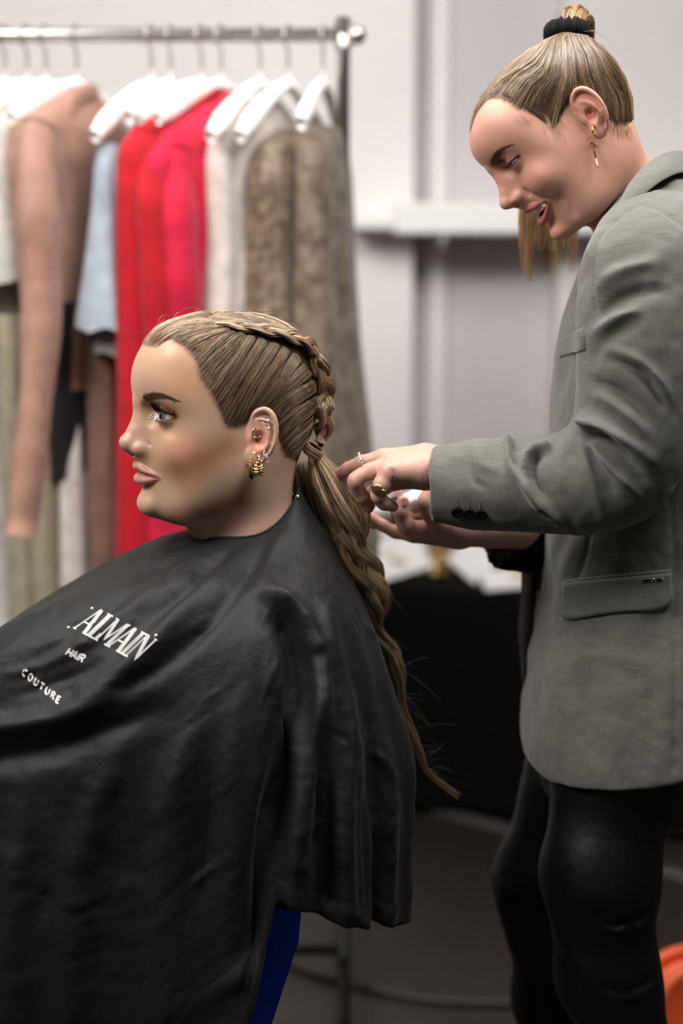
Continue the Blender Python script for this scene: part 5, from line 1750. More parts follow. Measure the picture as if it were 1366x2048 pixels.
def build_table():
    zt = .63
    A = atz(690, 1160, zt); B = atz(1110, 1190, zt)
    u = (B - A) / np.linalg.norm(B - A); v = np.array([-u[1], u[0], 0])
    O = A + u * .02; L = 1.13; D = .38
    root = empty('black_table', tuple((O + u * L / 2 + v * D / 2) * np.array([1, 1, 0])))
    M3 = np.stack([u, v, [0, 0, 1]])
    W = lambda V: V @ M3 + O * np.array([1, 1, 0])
    V, F = box((0, 0, zt - .03), (L, D, zt), .004)
    mesh_obj('table_top', W(V), F, M_BLACKCLOTH, root, False)
    # cloth skirt with soft folds on the four sides
    per = np.array([(0, 0), (L, 0), (L, D), (0, D)])
    n = 260
    s = np.linspace(0, 4, n, endpoint=False); i = s.astype(int) % 4; f = (s - s.astype(int))[:, None]
    P = per[i] * (1 - f) + per[(i + 1) % 4] * f
    nor = np.array([(0, -1), (1, 0), (0, 1), (-1, 0)])[i]
    zs = np.linspace(zt + .001, .012, 22)
    rows = []
    for z in zs:
        k = (zt - z) / zt
        off = .006 + .022 * k * (.55 + .45 * np.sin(s * 37 + np.sin(s * 11) * 2)) * (k > 0)
        rows.append(np.concatenate([P + nor * off[:, None], np.full((n, 1), z)], 1))
    V = np.stack(rows, 1).reshape(-1, 3)
    o = mesh_obj('table_skirt', W(V), grid_faces(n, 22, True, False), M_BLACKCLOTH, root)
    o.modifiers.new('thickness', 'SOLIDIFY').thickness = .002
    for x in (.06, L - .06):
        for y in (.06, D - .06):
            V, F = box((x - .02, y - .02, 0), (x + .02, y + .02, zt - .03), .003)
            mesh_obj('leg', W(V), F, M_BLACKCLOTH, root, False)
    tag(root, 'low table fully draped in black cloth behind the two people', 'table')
    # aluminium floor strip in front of the table
    a = atz(700, 1580, 0.0); b = atz(1110, 1688, 0.0)
    uu = (b - a) / np.linalg.norm(b - a); vv = np.array([-uu[1], uu[0], 0])
    V, F = box((-.6, -.022, 0), (1.5, .022, .012), .004)
    tag(mesh_obj('trim_1', V @ np.stack([uu, vv, [0, 0, 1]]) + a, F, mat('grey_trim', lin((76, 73, 73)), .5), None, False), kind='structure')
    # jewellery cards
    card_m = mat('white_card', lin((244, 242, 240)), .6)
    def card(cx, cy, w, h, ang, tilt, label):
        # a card leaning back on a small wedge, its lower corner on the table
        ca, sa = math.cos(ang), math.sin(ang); ct, st_ = math.cos(tilt), math.sin(tilt)
        V, F = box((-w / 2, -h / 2, 0), (w / 2, h / 2, .006), .0015)
        V = V @ np.array([[ca, sa, 0], [-sa, ca, 0], [0, 0, 1]])
        R = np.array([[1, 0, 0], [0, ct, st_], [0, -st_, ct]])
        V = V @ R
        lowz = V[:, 2].min()
        c = atz(cx, cy, zt - lowz + .002)
        root = empty('jewellery_card', tuple(c))
        mesh_obj('card_face', V + c, F, card_m, root, False)
        hh = -lowz
        W_ = np.array([[-.02, .0, -hh], [.02, .0, -hh], [.02, hh * .8 + .01, -hh], [-.02, hh * .8 + .01, -hh], [-.02, .0, -.001], [.02, .0, -.001]])
        mesh_obj('wedge', W_ + c, [[0, 3, 2, 1], [0, 1, 5, 4], [2, 3, 4, 5], [1, 2, 5], [3, 0, 4]], card_m, root, False)
        tag(root, label, 'card', 'white jewellery cards on the black table')
        return lambda x, y: c + np.array([x, y, .009]) @ R
    c1 = card(798, 1116, .150, .118, .35, .75, 'white display card nearest the ponytail holding small gold jewellery')
    c2 = card(949, 1118, .112, .104, .78, .90, 'white diamond-turned display card right of the gold chains')
    c3 = card(1020, 1159, .150, .085, .12, .42, 'white rectangular display card in front, beside the jacket')
    c4 = card(772, 1086, .10, .08, -.1, .5, 'white display card at the back, half hidden by the ponytail')
    def ringobj(c, r, rr, name, label, cat, ax=(0, 0, 1), m=M_GOLD, flat=1.0):
        th = np.linspace(0, 2 * math.pi, 25)
        ax = np.array(ax, float); ax /= np.linalg.norm(ax)
        a1 = np.cross(ax, [0, 1, .2]); a1 /= np.linalg.norm(a1); a2 = np.cross(ax, a1)
        V, F = tube(c + (a1 * np.cos(th)[:, None] + a2 * np.sin(th)[:, None] * flat) * r, rr, 8, None, False)
        o = mesh_obj(name, V, F, m, None)
        return tag(o, label, cat)
    ringobj(c1(.0, -.012), .016, .0045, 'gold_ring', 'round gold ring lying on the card nearest the ponytail', 'ring')
    ringobj(c1(-.025, .012), .011, .003, 'gold_ring', 'smaller gold ring beside the round one on the card', 'ring')
    ringobj(c3(.02, .008), .014, .004, 'gold_ring', 'gold ring on the rectangular card beside the jacket', 'ring')
    rng = np.random.default_rng(4)
    lab = ['tall coil of gold chain next to the diamond-turned card', 'low coil of gold chain nearest the table front edge', 'gold chain coil standing behind the two others']
    for k, (px, py, hh) in enumerate([(888, 1132, .085), (868, 1152, .05), (878, 1118, .06)]):
        c = atz(px, py, zt)
        t = np.linspace(0, 1, 190)
        ang = t * 2 * math.pi * 7
        r = .034 * (1 - .62 * t) + .004 * np.sin(t * 31 + k)
        P = c + np.stack([r * np.cos(ang), r * np.sin(ang), .006 + hh * t + .003 * np.sin(ang * 2)], 1)
        root = empty('gold_chain', tuple(c))
        mesh_obj('display_cone', *lathe([(0, hh + .004), (.009, hh), (.029, .001), (0, .001)], 20, c), M_BLACKCLOTH, root)
        mesh_obj('chain', *tube(P, .0042, 6), M_GOLD, root)
        mesh_obj('clasp', *lathe([(0, .006), (.006, .004), (.007, 0), (.006, -.004), (0, -.006)], 12, P[-1] + np.array([0, 0, .004])), M_GOLD, root)
        tag(root, lab[k], 'necklace', 'gold chains heaped on the black table')
    # cable on the floor
    P = catmull(np.array([atz(560, 1925, .008), atz(680, 1962, .008), atz(800, 1990, .008), atz(900, 2003, .008), atz(1040, 2006, .008), atz(1180, 1995, .008)]), 40)
    o = mesh_obj('floor_cable', *tube(P, .008, 10), mat('black_rubber', lin((24, 23, 22)), .45), None)
    tag(o, 'black rubber cable curving across the dark floor', 'cable')
    # orange cable reel, cut by the right edge of the view
    c = at(1402, 2035, 2.25)
    r = empty('cable_reel', (c[0], c[1], 0))
    om = mat('orange_plastic', lin((226, 92, 44)), .4)
    ax = np.array([.15, -1, .25]); ax /= np.linalg.norm(ax)
    for dz in (-.05, .05):
        V, F = lathe([(.030, .004), (.095, .004), (.105, .010), (.112, .004), (.112, -.004), (.105, -.010), (.095, -.004), (.030, -.004)], 40, c + ax * dz, ax)
        mesh_obj('reel_flange', V, F, om, r)
    mesh_obj('reel_core', *lathe([(.0, .052), (.055, .052), (.055, -.052), (0, -.052)], 30, c, ax), mat('black_plastic', lin((18, 18, 18)), .5), r)
    for k in range(4):
        mesh_obj('cable_turn', *lathe([(.082 + .009 * math.cos(a), -.036 + .023 * k + .0095 * math.sin(a)) for a in np.linspace(0, 2 * math.pi, 11)], 40, c, ax), om, r)
    zb = c[2] - .115
    for s in (-1, 1):
        mesh_obj('stand_leg', *tube(np.array([c + ax * .065 * s + np.array([0, 0, 0]), np.array([c[0] - .09, c[1] - .065 * s * 1.2, .012]), np.array([c[0] + .09, c[1] - .065 * s * 1.2, .012]), c + ax * .065 * s]), .009, 8), M_BUTTON, r)
    tag(r, 'bright orange cable reel on the floor behind the black trousers', 'cable reel')
# ------------------------------------------------------------------ clothes rack, hangers and garments
RY = 2.65
def build_rack():
    root = empty('clothes_rack', (at(687, 70, RY)[0] - .5, RY, 0))
    zr = at(687, 70, RY)[2]; x0 = at(687, 70, RY)[0]
    r = .0125
    mesh_obj('top_rail', *tube(np.array([[-1.35, RY, zr], [x0 - .014, RY, zr]]), r, 16), M_CHROME, root)
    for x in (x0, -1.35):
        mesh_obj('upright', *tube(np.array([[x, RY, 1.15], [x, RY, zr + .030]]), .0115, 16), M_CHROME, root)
        mesh_obj('shade_dark_upright', *tube(np.array([[x, RY, .10], [x, RY, 1.16]]), .0122, 16), M_BUTTON, root)  # lower half of the upright: shade near the floor put in as black colour
        mesh_obj('socket', *tube(np.array([[x, RY, zr - .025], [x, RY, zr + .026]]), .0155, 16), M_CHROME, root)
        mesh_obj('base_bar', *tube(np.array([[x, RY - .26, .10], [x, RY + .26, .10]]), .0125, 12), M_BUTTON, root)
        for s in (-1, 1):
            mesh_obj('castor', *lathe([(.0, .012), (.03, .012), (.036, .006), (.036, -.006), (.03, -.012), (0, -.012)], 20, (x, RY + .25 * s, .036), (1, 0, 0)), M_BUTTON, root)
            mesh_obj('castor_stem', *tube(np.array([[x, RY + .25 * s, .03], [x, RY + .25 * s, .095]]), .008, 8), M_BUTTON, root)
    mesh_obj('rail_knob', *lathe([(0, .020), (.008, .019), (.0155, .012), (.017, .004), (.0145, -.004), (.011, -.010)], 18, (x0 + .020, RY, zr), (1, 0, 0)), M_CHROME, root)
    mesh_obj('bottom_bar', *tube(np.array([[-1.35, RY, .12], [x0, RY, .12]]), .0115, 12), M_BUTTON, root)
    tag(root, 'steel clothes rail on castors with the garments hanging behind the seated person', 'clothes rack')
    return zr

M_HANGER = mat('white_hanger', lin((243, 241, 238)), .4)
def axis(yaw):
    a = math.radians(yaw)
    return np.array([-math.sin(a), -math.cos(a), 0.0])          # towards the near shoulder

def hanger(px, zr, yaw, half, drop, label, neck=.085, thick=.013, mt=None):
    x = at(px, 70, RY)[0]
    root = empty('clothes_hanger', (x, RY, zr - .1))
    a = axis(yaw)
    c = np.array([x, RY, zr])
    th = np.linspace(math.radians(-70), math.radians(200), 16)
    hk = [c + a * (.0185 * math.cos(t)) + np.array([0, 0, .0185 * math.sin(t) - .003]) for t in th][::-1]
    # hook over the rail, stem down to the shoulders
    P = np.array(hk + [c + np.array([0, 0, -.03]), c + np.array([0, 0, -neck])])
    mesh_obj('hook', *tube(catmull(P, 40), .0022, 8), M_CHROME, root)
    s = np.linspace(-1, 1, 33)
    zz_ = -neck - drop * np.abs(s) ** 1.35
    P = c + a * (s * half)[:, None] + np.stack([np.zeros(33), np.zeros(33), zz_], 1)
    w = np.interp(np.abs(s), [0, .2, .8, 1], [.010, .012, .019, .012])
    V, F = tube(P, w, 12, (0, 0, 1), True, thick * np.interp(np.abs(s), [0, .8, 1], [.7, 1, .7]))
    mesh_obj('shoulder_bar', V, F, mt or M_HANGER, root)
    tag(root, label, 'hanger', 'white hangers along the clothes rail')
    return c, a

def garment(name, px, zr, yaw, prof, colour, label, cat, folds=6, famp=.18, sleeves=None, seed=0, rough=.8, mt=None, collar=None, shift=0.0, extra=None):
    """prof: (photo row, half width m, thickness m, centre shift along the shoulder axis m)"""
    x = at(px, 70, RY)[0]
    a = axis(yaw); b = np.array([-a[1], a[0], 0])
    c = np.array([x, RY, 0]) + a * shift
    rows = []
    prof = np.array([(at(px, y, RY)[2], w, t, s) for y, w, t, s in prof])
    n = 44; nu = 72
    zz_ = np.linspace(0, 1, n)
    kz = np.linspace(0, 1, len(prof))
    Q = np.stack([np.interp(zz_, kz, prof[:, k]) for k in range(4)], 1)
    for _ in range(2):
        Q[1:-1] = (Q[:-2] + 2 * Q[1:-1] + Q[2:]) / 4
    th = np.linspace(0, 2 * math.pi, nu, endpoint=False)
    V = np.zeros((n, nu, 3))
    rng = np.random.default_rng(seed)
    p1, p2 = rng.uniform(0, 6.28, 2)
    for i, (z, w, t, s) in enumerate(Q):
        k = zz_[i]
        f = 1 + famp * min(1, k * 2.2) * (np.sin(folds * th + p1 + .8 * k) + .5 * np.sin((folds * 1.7 + .3) // 1 * th + p2 - k))
        ca, sa = np.cos(th), np.sin(th)
        V[i] = c + a * ((s + w * np.sign(ca) * np.abs(ca) ** .8))[:, None] + b * (t * sa * f)[:, None] + np.array([0, 0, z])
        V[i, :, 2] += .004 * np.sin(folds * th + p1) * k
    F = [grid_faces(n, nu, False, True)]
    V = V.reshape(-1, 3)
    m = mt or cloth_mat(name + '_cloth', colour, rough)
    root = empty(name, tuple(np.array([x, RY, prof[:, 0].min()])))
    mesh_obj('garment_body', V, F, m, root)
    for sl in (sleeves or []):
        # points: (along shoulder axis m, across m, photo row), radii
        P = np.array([c + a * q[0] + b * q[1] + np.array([0, 0, at(px, q[2], RY)[2]]) for q in sl['pts']])
        P = catmull(P, 30); r = catmull(np.array(sl['r'], float), 30)[:, 0]
        r = r * (1 + .06 * np.sin(np.linspace(0, 22, 30) + p1))
        Vs, Fs = tube(P, r, 20, tuple(a), True, r * .7)
        mesh_obj('sleeve', Vs, Fs, m, root)
    if collar:
        P = np.array([c + a * q[0] + b * q[1] + np.array([0, 0, at(px, q[2], RY)[2]]) for q in collar['pts']])
        mesh_obj('collar', *tube(catmull(P, 24), collar['r'], 12, (0, 0, 1), True, collar['r'] * .5), m, root)
    for nm, e in (extra or []):
        e(root, c, a, b, m)
    tag(root, label, cat)
    return root

def cloth_mat(name, c, rough=.8, c2=None, scale=30):
    m = mat(name, lin(c), rough)
    t = NT(m)
    n = t.noise(t.coord(), scale, 4, .6)
    lo = c2 or tuple(max(0, int(v * .9)) for v in c); 
    t.base(t.ramp(n, [(.38, lin(lo)), (.62, lin(c))]))
    t.bump(t.noise(t.coord(), 400, 2), .2, .001)
    t.b.inputs['Sheen Weight'].default_value = .15
    t.b.inputs['Specular IOR Level'].default_value = .25
    return m

def build_clothes(zr):
    G = garment
    # hangers (near arm slopes to the left)
    hg = [(8, 30, 'white hanger at the left edge of the view holding the pale dress'), (52, 30, 'white hanger second from the left edge of the view'), (90, 28, 'white hanger just left of the tan jacket'),
          (152, 24, 'white hanger carrying the tan jacket'), (302, 22, 'white hanger with broad shoulders carrying the pale blue top'), (340, 14, 'white hanger carrying the mauve top'), (402, 27, 'white hanger carrying the scarlet coat'),
          (442, 28, 'white hanger carrying the raspberry pink coat'), (520, 22, 'white hanger carrying the cream dress'), (576, 22, 'white broad hanger carrying the brown sequinned dress')]
    for px, yaw, lb in hg:
        hanger(px, zr, yaw, .20, .105 if px in (302, 576, 520) else .075, lb, .085, .015 if px in (302, 576, 520) else .009)
    G('pale_dress', -6, zr, 25, [(225, .05, .03, 0), (262, .17, .04, 0), (330, .19, .05, 0), (700, .17, .05, 0), (1300, .20, .06, 0)], (206, 208, 198), 'pale sage dress hanging at the left edge of the view', 'dress', seed=1)
    G('white_blouse', 52, zr, 25, [(205, .05, .03, 0), (245, .16, .04, 0), (330, .17, .05, 0), (560, .16, .05, 0)], (226, 224, 216), 'white blouse hanging between the pale dress and the tan jacket', 'blouse', seed=2)
    G('tan_jacket', 152, zr, 24, [(188, .045, .030, 0), (215, .10, .04, 0), (262, .185, .05, .01), (330, .195, .055, .01), (560, .18, .055, .0), (765, .17, .055, 0)], (156, 118, 102), 'tan tailored jacket with long sleeves hanging on the rail', 'jacket', folds=4, famp=.10, seed=3,
      sleeves=[dict(pts=[(.15, .02, 268), (.195, .045, 400), (.205, .055, 560), (.24, .06, 760), (.30, .06, 1010)], r=[.036, .044, .042, .036, .032])],
      collar=dict(pts=[(-.06, .0, 200), (0, .03, 188), (.06, .03, 215), (.09, .035, 300)], r=.018))
    G('sage_trousers', 118, zr, 24, [(620, .10, .035, .10), (800, .10, .035, .10), (1000, .095, .035, .10), (1290, .09, .035, .10)], (160, 150, 126), 'sage beige trousers hanging below the tan jacket', 'trousers', seed=4)
    G('black_trousers', 158, zr, 20, [(600, .10, .04, .05), (760, .10, .04, .05), (935, .09, .035, .05)], (24, 22, 22), 'short black trousers showing below the tan jacket', 'trousers', seed=5)
    G('cream_skirt', 168, zr, 18, [(700, .05, .025, .05), (930, .08, .03, .05), (1260, .09, .04, .05)], (222, 214, 208), 'cream skirt hanging under the black trousers', 'skirt', seed=6)
    G('white_trousers', 40, zr, 25, [(700, .08, .03, .10), (1040, .09, .035, .10), (1340, .09, .035, .10)], (222, 216, 212), 'white trousers hanging low at the left edge', 'trousers', seed=21)
    G('beige_trousers', 236, zr, 20, [(600, .05, .030, .06), (700, .06, .032, .06), (900, .07, .034, .06), (1240, .07, .036, .06)], (172, 136, 118), 'dusty beige trousers hanging below the pale blue top', 'trousers', seed=7)
    G('grey_slip', 304, zr, 22, [(420, .03, .02, .10), (600, .085, .05, .10), (696, .09, .055, .10)], (150, 150, 152), 'grey slip showing below the hem of the pale blue top', 'slip', seed=8)
    G('pale_blue_top', 302, zr, 22, [(300, .035, .018, .14), (345, .045, .026, .14), (430, .060, .036, .13), (520, .080, .048, .125), (600, .100, .062, .12), (648, .110, .068, .12)], (152, 161, 170), 'flared pale blue top on a broad white hanger', 'top', folds=7, famp=.12, seed=9)
    G('mauve_top', 338, zr, 12, [(205, .04, .025, 0), (250, .13, .035, 0), (320, .16, .040, 0), (640, .15, .045, 0)], (128, 100, 100), 'mauve grey top with rust trim hanging beside the scarlet coat', 'top', seed=10, mt=cloth_mat('mauve_cloth', (140, 112, 112), .8, (120, 70, 52), 9))
    G('scarlet_coat', 398, zr, 28, [(186, .040, .028, -.02), (205, .075, .035, 0), (250, .155, .045, .02), (310, .205, .055, .03), (420, .215, .06, .03), (700, .22, .065, .03), (1130, .24, .075, .03)], (172, 4, 24), 'long scarlet red coat hanging on the rail', 'coat', folds=4, famp=.10, seed=11,
      sleeves=[dict(pts=[(.17, .01, 285), (.20, .035, 420), (.205, .045, 620), (.21, .045, 860)], r=[.030, .038, .036, .034])], collar=dict(pts=[(-.07, .0, 196), (-.01, .03, 184), (.05, .03, 208), (.09, .04, 300)], r=.020))
    G('raspberry_coat', 442, zr, 29, [(204, .045, .030, -.02), (225, .085, .038, 0), (270, .155, .048, .02), (335, .205, .055, .03), (450, .21, .06, .02), (700, .215, .065, .02), (1110, .24, .075, .02)], (190, 14, 54), 'long raspberry pink coat hanging in front of the scarlet one', 'coat', folds=4, famp=.10, seed=12,
      sleeves=[dict(pts=[(.16, .015, 310), (.19, .035, 450), (.195, .045, 620), (.20, .045, 880)], r=[.030, .038, .036, .034])], collar=dict(pts=[(-.08, .0, 214), (-.01, .03, 202), (.05, .035, 228), (.09, .05, 330)], r=.020))
    G('cream_dress', 512, zr, 24, [(215, .05, .03, 0), (262, .14, .045, .0), (330, .17, .05, .0), (480, .17, .055, .0), (640, .19, .065, 0), (1100, .22, .075, 0)], (190, 179, 172), 'cream sheer dress hanging between the pink coat and the brown dress', 'dress', folds=6, famp=.14, seed=13)
    sq = cloth_mat('sequins', (126, 106, 88), .45, (78, 62, 48), 60)
    G('sequinned_dress', 582, zr, 14, [(262, .05, .028, 0), (300, .15, .05, 0), (360, .18, .058, 0), (520, .17, .062, 0), (700, .19, .075, 0), (920, .23, .10, 0), (1100, .25, .12, 0)], (140, 120, 100), 'brown sequinned evening dress on the broad white hanger', 'dress', folds=7, famp=.13, seed=14, mt=sq)
    G('taupe_gown', 646, zr, 8, [(255, .04, .03, 0), (290, .15, .04, 0), (360, .17, .045, 0), (520, .17, .05, 0), (700, .18, .062, 0), (920, .22, .088, 0), (1100, .24, .10, 0)], (134, 118, 102), 'taupe patterned gown hanging next to the upright of the rack', 'dress', folds=7, famp=.13, seed=15, mt=cloth_mat('taupe_pattern', (124, 110, 96), .6, (84, 70, 56), 26))
    hanger(646, zr, 10, .20, .085, 'white hanger next to the upright carrying the taupe gown')
# ------------------------------------------------------------------ build everything
build_room()
build_table()
ZR = build_rack()
build_clothes(ZR)

# ---- tall chair under the cape
def build_chair():
    c = np.array([N0[0] - .02, N0[1] + .02, 0])
    root = empty('makeup_chair', tuple(c))
    blue = cloth_mat('blue_canvas', (22, 74, 222), .6)
    mesh_obj('seat', *box(c + np.array([-.26, -.14, .60]), c + np.array([.02, .20, .645]), .012), blue, root, False)
    a = [at(q[0], q[1], 1.44) for q in ((470, 1820), (603, 1820), (597, 1884), (572, 1960), (540, 2060), (500, 2180), (440, 2180))]
    A = np.array(a); B = A + np.array([0, .05, 0])
    n = len(A)
    mesh_obj('side_panel', np.concatenate([A, B]), [np.array([list(range(n))[::-1]]), np.array([[n + i for i in range(n)]]), np.array([[i, (i + 1) % n, (i + 1) % n + n, i + n] for i in range(n)])], blue, root, False)
    blk = mat('black_steel', lin((20, 20, 20)), .4)
    for sx in (-.24, -.04):
        for sy in (-.13, .17):
            mesh_obj('leg', *tube(np.array([c + np.array([sx, sy, 0]), c + np.array([sx, sy, .60])]), .014, 10), blk, root)
    for sy in (-.13, .17):
        mesh_obj('foot_rail', *tube(np.array([c + np.array([-.24, sy, .26]), c + np.array([-.04, sy, .26])]), .011, 10), blk, root)
    tag(root, 'tall chair with bright blue canvas side under the black cape', 'chair')
build_chair()

# ---- seated person
def build_personA():
    root = empty('person', (N0[0], N0[1], .60))
    V, F = sdf_mesh(sdfA, (-11, -9, -16.5), (13, 9, 12), .12)
    V = relax(V, F, 1, .4)
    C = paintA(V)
    V = POSEA.w(V)
    # torso, arms and legs below the neck (under the cape)
    o = N0 + np.array([0, .0, -.02])
    def body(P):
        q = P - o
        d = sd_tube(q, [(0, -.13, -.12), (0, .13, -.12)], .055)
        d = smin(d, sd_ell(q, (-.01, 0, -.26), (.105, .15, .22)), .06)
        d = smin(d, sd_ell(q, (-.07, .02, -.44), (.11, .15, .10)), .08)
        d = smin(d, sd_tube(q, [(0, 0, -.02), (0, 0, -.13)], [.055, .07]), .05)
        for s in (-1, 1):
            d = smin(d, sd_chain(q, [(0, s * .15, -.13), (.0, s * .18, -.32), (-.20, s * .10, -.36), (-.30, s * .05, -.33)], [.05, .042, .036, .026], .03), .03)
            d = smin(d, sd_chain(q, [(-.08, s * .08, -.47), (-.40, s * .09, -.49), (-.43, s * .09, -.92)], [.07, .06, .05], .05), .04)
        return d
    V2, F2 = sdf_mesh(body, o + np.array([-.52, -.28, -1.0]), o + np.array([.18, .28, .03]), .012)
    C2 = np.repeat(np.array(lin((40, 38, 40))[:3])[None], len(V2), 0)
    C2[(V2[:, 2] > N0[2] - .06)] = np.array(lin((218, 180, 160))[:3])
    V, F = cat_mesh([(V, F), (V2, F2)])
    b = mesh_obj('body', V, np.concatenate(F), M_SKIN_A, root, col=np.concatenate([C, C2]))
    rng = np.random.default_rng(3)
    for s in (1, -1):
        eyeball(POSEA, HA, (1, .40, .03), 'eye', root, ((205, 198, 192), (112, 116, 106), (40, 44, 42), (12, 12, 12)), s)
        a_ = lashes(HA, POSEA, s, rng, 120, True, 1.15, .026); b_ = lashes(HA, POSEA, s, rng, 28, False, .45, .014)
        mesh_obj('eyelashes', *cat_mesh([a_, b_]), M_LASH, root)
        # eyebrow hairs
        B = browA()
        S = []
        for k in range(110):
            t = rng.uniform(0, .97); i = int(t * 19); p = B[i] * np.array([0, 1, 1]) + np.array([0, rng.normal(0, .06), rng.uniform(-.24, .24) * (1 - t * .7)])
            q = surf(HA['star'], np.array([[9.2 - .16 * p[1] ** 1.2, p[1], p[2]]]), np.array([.02]))[0]
            d = np.array([-.25, .5 + .5 * t, .75 - .9 * t]); d /= np.linalg.norm(d)
            kk = np.linspace(0, 1, 4)[:, None]
            S.append(surf(HA['star'], q + d * kk * rng.uniform(.2, .34), .015 + .02 * np.sin(kk[:, 0] * 2.5)))
        S = np.array(S) * np.array([1, s, 1])
        mesh_obj('eyebrow', *(lambda v, f: (POSEA.w(v), f))(*strands(S, .008)), mat('brow_hair', lin((52, 36, 28)), .6), root)
    # crystals at the inner corner of the eye
    for px, py, rr in ((301, 831, .0011), (305, 834, .0010), (299, 836, .0009), (305, 828, .0009), (303, 838, .0007)):
        q = POSEA.w(raycast([(px, py)], POSEA, sdfA))[0]
        dd = CAMP - q; dd /= np.linalg.norm(dd)
        mesh_obj('eye_crystal', *lathe([(0, rr * .7), (rr * .6, rr * .6), (rr, 0), (0, -rr * .5)], 8, q + dd * .0004, dd), M_STONE, root, False)
    build_hairA(root)
    tag(root, 'seated person in profile wearing a black cape while the long braid is styled', 'person')
    return root
build_personA()
build_cape()

# ---- earrings of the seated person, hung on the left ear
def earP(u, w, l):
    f = math.radians(22)
    U = np.array([-math.cos(f), math.sin(f), 0.0]); L = np.array([math.sin(f), math.cos(f), 0.0])
    return POSEA.w(HA['ear_o'] + U * u + np.array([0, 0, w]) + L * l)
def ear_at(px, py, lift=.25):
    P = raycast([(px, py)], POSEA, sdfA)[0]
    return P
def torus(c, r, rr, ax, m, parent, name, a0=0, a1=360, n=28):
    th = np.radians(np.linspace(a0, a1, n))
    ax = np.array(ax, float); ax /= np.linalg.norm(ax)
    b1 = np.cross(ax, [0, 0, 1]); b1 /= np.linalg.norm(b1); b2 = np.cross(b1, ax)
    P = c + (b1 * np.cos(th)[:, None] + b2 * np.sin(th)[:, None]) * r
    return mesh_obj(name, *tube(P, rr, 8, None, True), m, parent)
def gem(c, r, parent, name='stone', m=None):
    d = CAMP - c; d /= np.linalg.norm(d)
    return mesh_obj(name, *lathe([(0, r * .7), (r * .6, r * .62), (r, r * .15), (r * .8, -r * .3), (0, -r * .7)], 8, c, d), m or M_STONE, parent, False)
def build_earrings():
    def pt(px, py, lift=.0022):
        W = POSEA.w(raycast([(px, py)], POSEA, sdfA))[0]
        d = CAMP - W; d /= np.linalg.norm(d)
        return W + d * lift
    # climber of clear stones in the upper ear
    r = empty('ear_climber', tuple(pt(523, 838)))
    P = [(511, 836.5), (514.5, 837), (518, 837.5), (522, 838.2), (526, 838.8), (530.5, 839.6), (536, 840.8)]
    Q = np.array([pt(*p) for p in P]); Q[:, 1] = Q[:, 1].min()
    for p, rr in zip(Q, [.0007, .0007, .0008, .0010, .0012, .0012, .0016]):
        gem(p, rr, r)
    mesh_obj('bar', *tube(Q + np.array([0, .0008, -.0002]), .0005, 6), M_SILVER, r)
    for (px, py, rr) in [(526, 846, .0007), (530.5, 848, .0009), (536.5, 849, .0008), (538, 856, .0014)]:
        p = at(px, py, Q[0, 1])
        gem(p, rr, r, 'drop_stone')
        i = int(np.argmin(np.abs(Q[:, 0] - p[0])))
        mesh_obj('drop_chain', *tube(np.array([Q[i], p]), .00025, 5), M_SILVER, r)
    tag(r, 'row of clear stones with tiny drops across the upper ear', 'earring')
    p = pt(514, 866)
    o = torus(p, .0052, .0006, CAMP - p, M_SILVER, None, 'daith_ring', -140, 95)
    tag(o, 'fine beaded silver hoop inside the ear', 'earring')
    p = pt(508, 906)
    o = gem(p, .0017, None, 'stud_earring', M_STONE)
    tag(o, 'tiny clear flower stud on the ear lobe', 'earring')
    # two gold hoops on the lobe
    def gold(px, py, lx, ly, label, dark, sc):
        top = pt(px, py); c = at(lx, ly, top[1] - .001)
        r = empty('gold_earring', tuple(top))
        mesh_obj('ear_wire', *tube(catmull(np.array([top + np.array([0, .003, -.001]), top + np.array([0, -.0015, .0005]), (top + c) / 2 + np.array([0, -.002, 0]), c + np.array([0, 0, .007])]), 12), .0005, 6), M_GOLD, r)
        mesh_obj('cap', *lathe([(0, .0105), (.0007, .0100), (.0012, .0085), (.0016, .0070)], 12, c), M_GOLD, r)
        if not dark:
            for k in range(5):
                z = .0062 - .0030 * k; rr = [.0022, .0036, .0043, .0041, .0030][k]
                th = np.linspace(0, 2 * math.pi, 22)
                P = c + np.stack([rr * np.cos(th) * 1.05, rr * np.sin(th) * .8, z + .0008 * np.sin(2 * th + k)], 1)
                mesh_obj('gold_coil', *tube(P, .0017, 8), M_GOLD, r)
        else:
            mesh_obj('gold_drop', *lathe([(.0004, .0075), (.0014, .0055), (.0026, .0015), (.0031, -.002), (.0027, -.005), (.0012, -.0065)], 16, c), M_GOLD, r)
            mesh_obj('black_stone', *lathe([(0, -.0118), (.0016, -.0108), (.0027, -.0085), (.0029, -.0065), (.0022, -.0050), (0, -.0048)], 6, c + np.array([.0008, -.001, 0])), M_BLACKSTONE, r, False)
        tag(r, label, 'earring')
    gold(502, 915, 501, 938, 'gold drop earring with a black stone on the lobe front', True, 1)
    gold(515, 911, 517, 938, 'twisted gold coil earring behind the black-stone drop', False, 1)
    p = pt(521, 914); o = torus(p + np.array([0, -.001, -.002]), .0048, .0008, (1, -.25, .1), M_SILVER, None, 'silver_hoop')
    tag(o, 'small pavé silver hoop behind the gold coil earring', 'earring')
    p = pt(530, 906); o = torus(p + np.array([.0006, -.001, -.001]), .0046, .0006, (1, -.35, .1), M_SILVER, None, 'silver_hoop')
    tag(o, 'thin silver hoop highest on the ear edge', 'earring')
    r = empty('silver_charm', tuple(at(534, 912, p[1])))
    for k in range(4):
        torus(at(534 + .6 * k, 911 + 4 * k, p[1] - .002), .0011, .0004, (0, -1, .3 if k % 2 else -.2), M_SILVER, r, 'link', n=14)
    tag(r, 'tiny silver chain charm dangling from the ear edge', 'earring')
build_earrings()

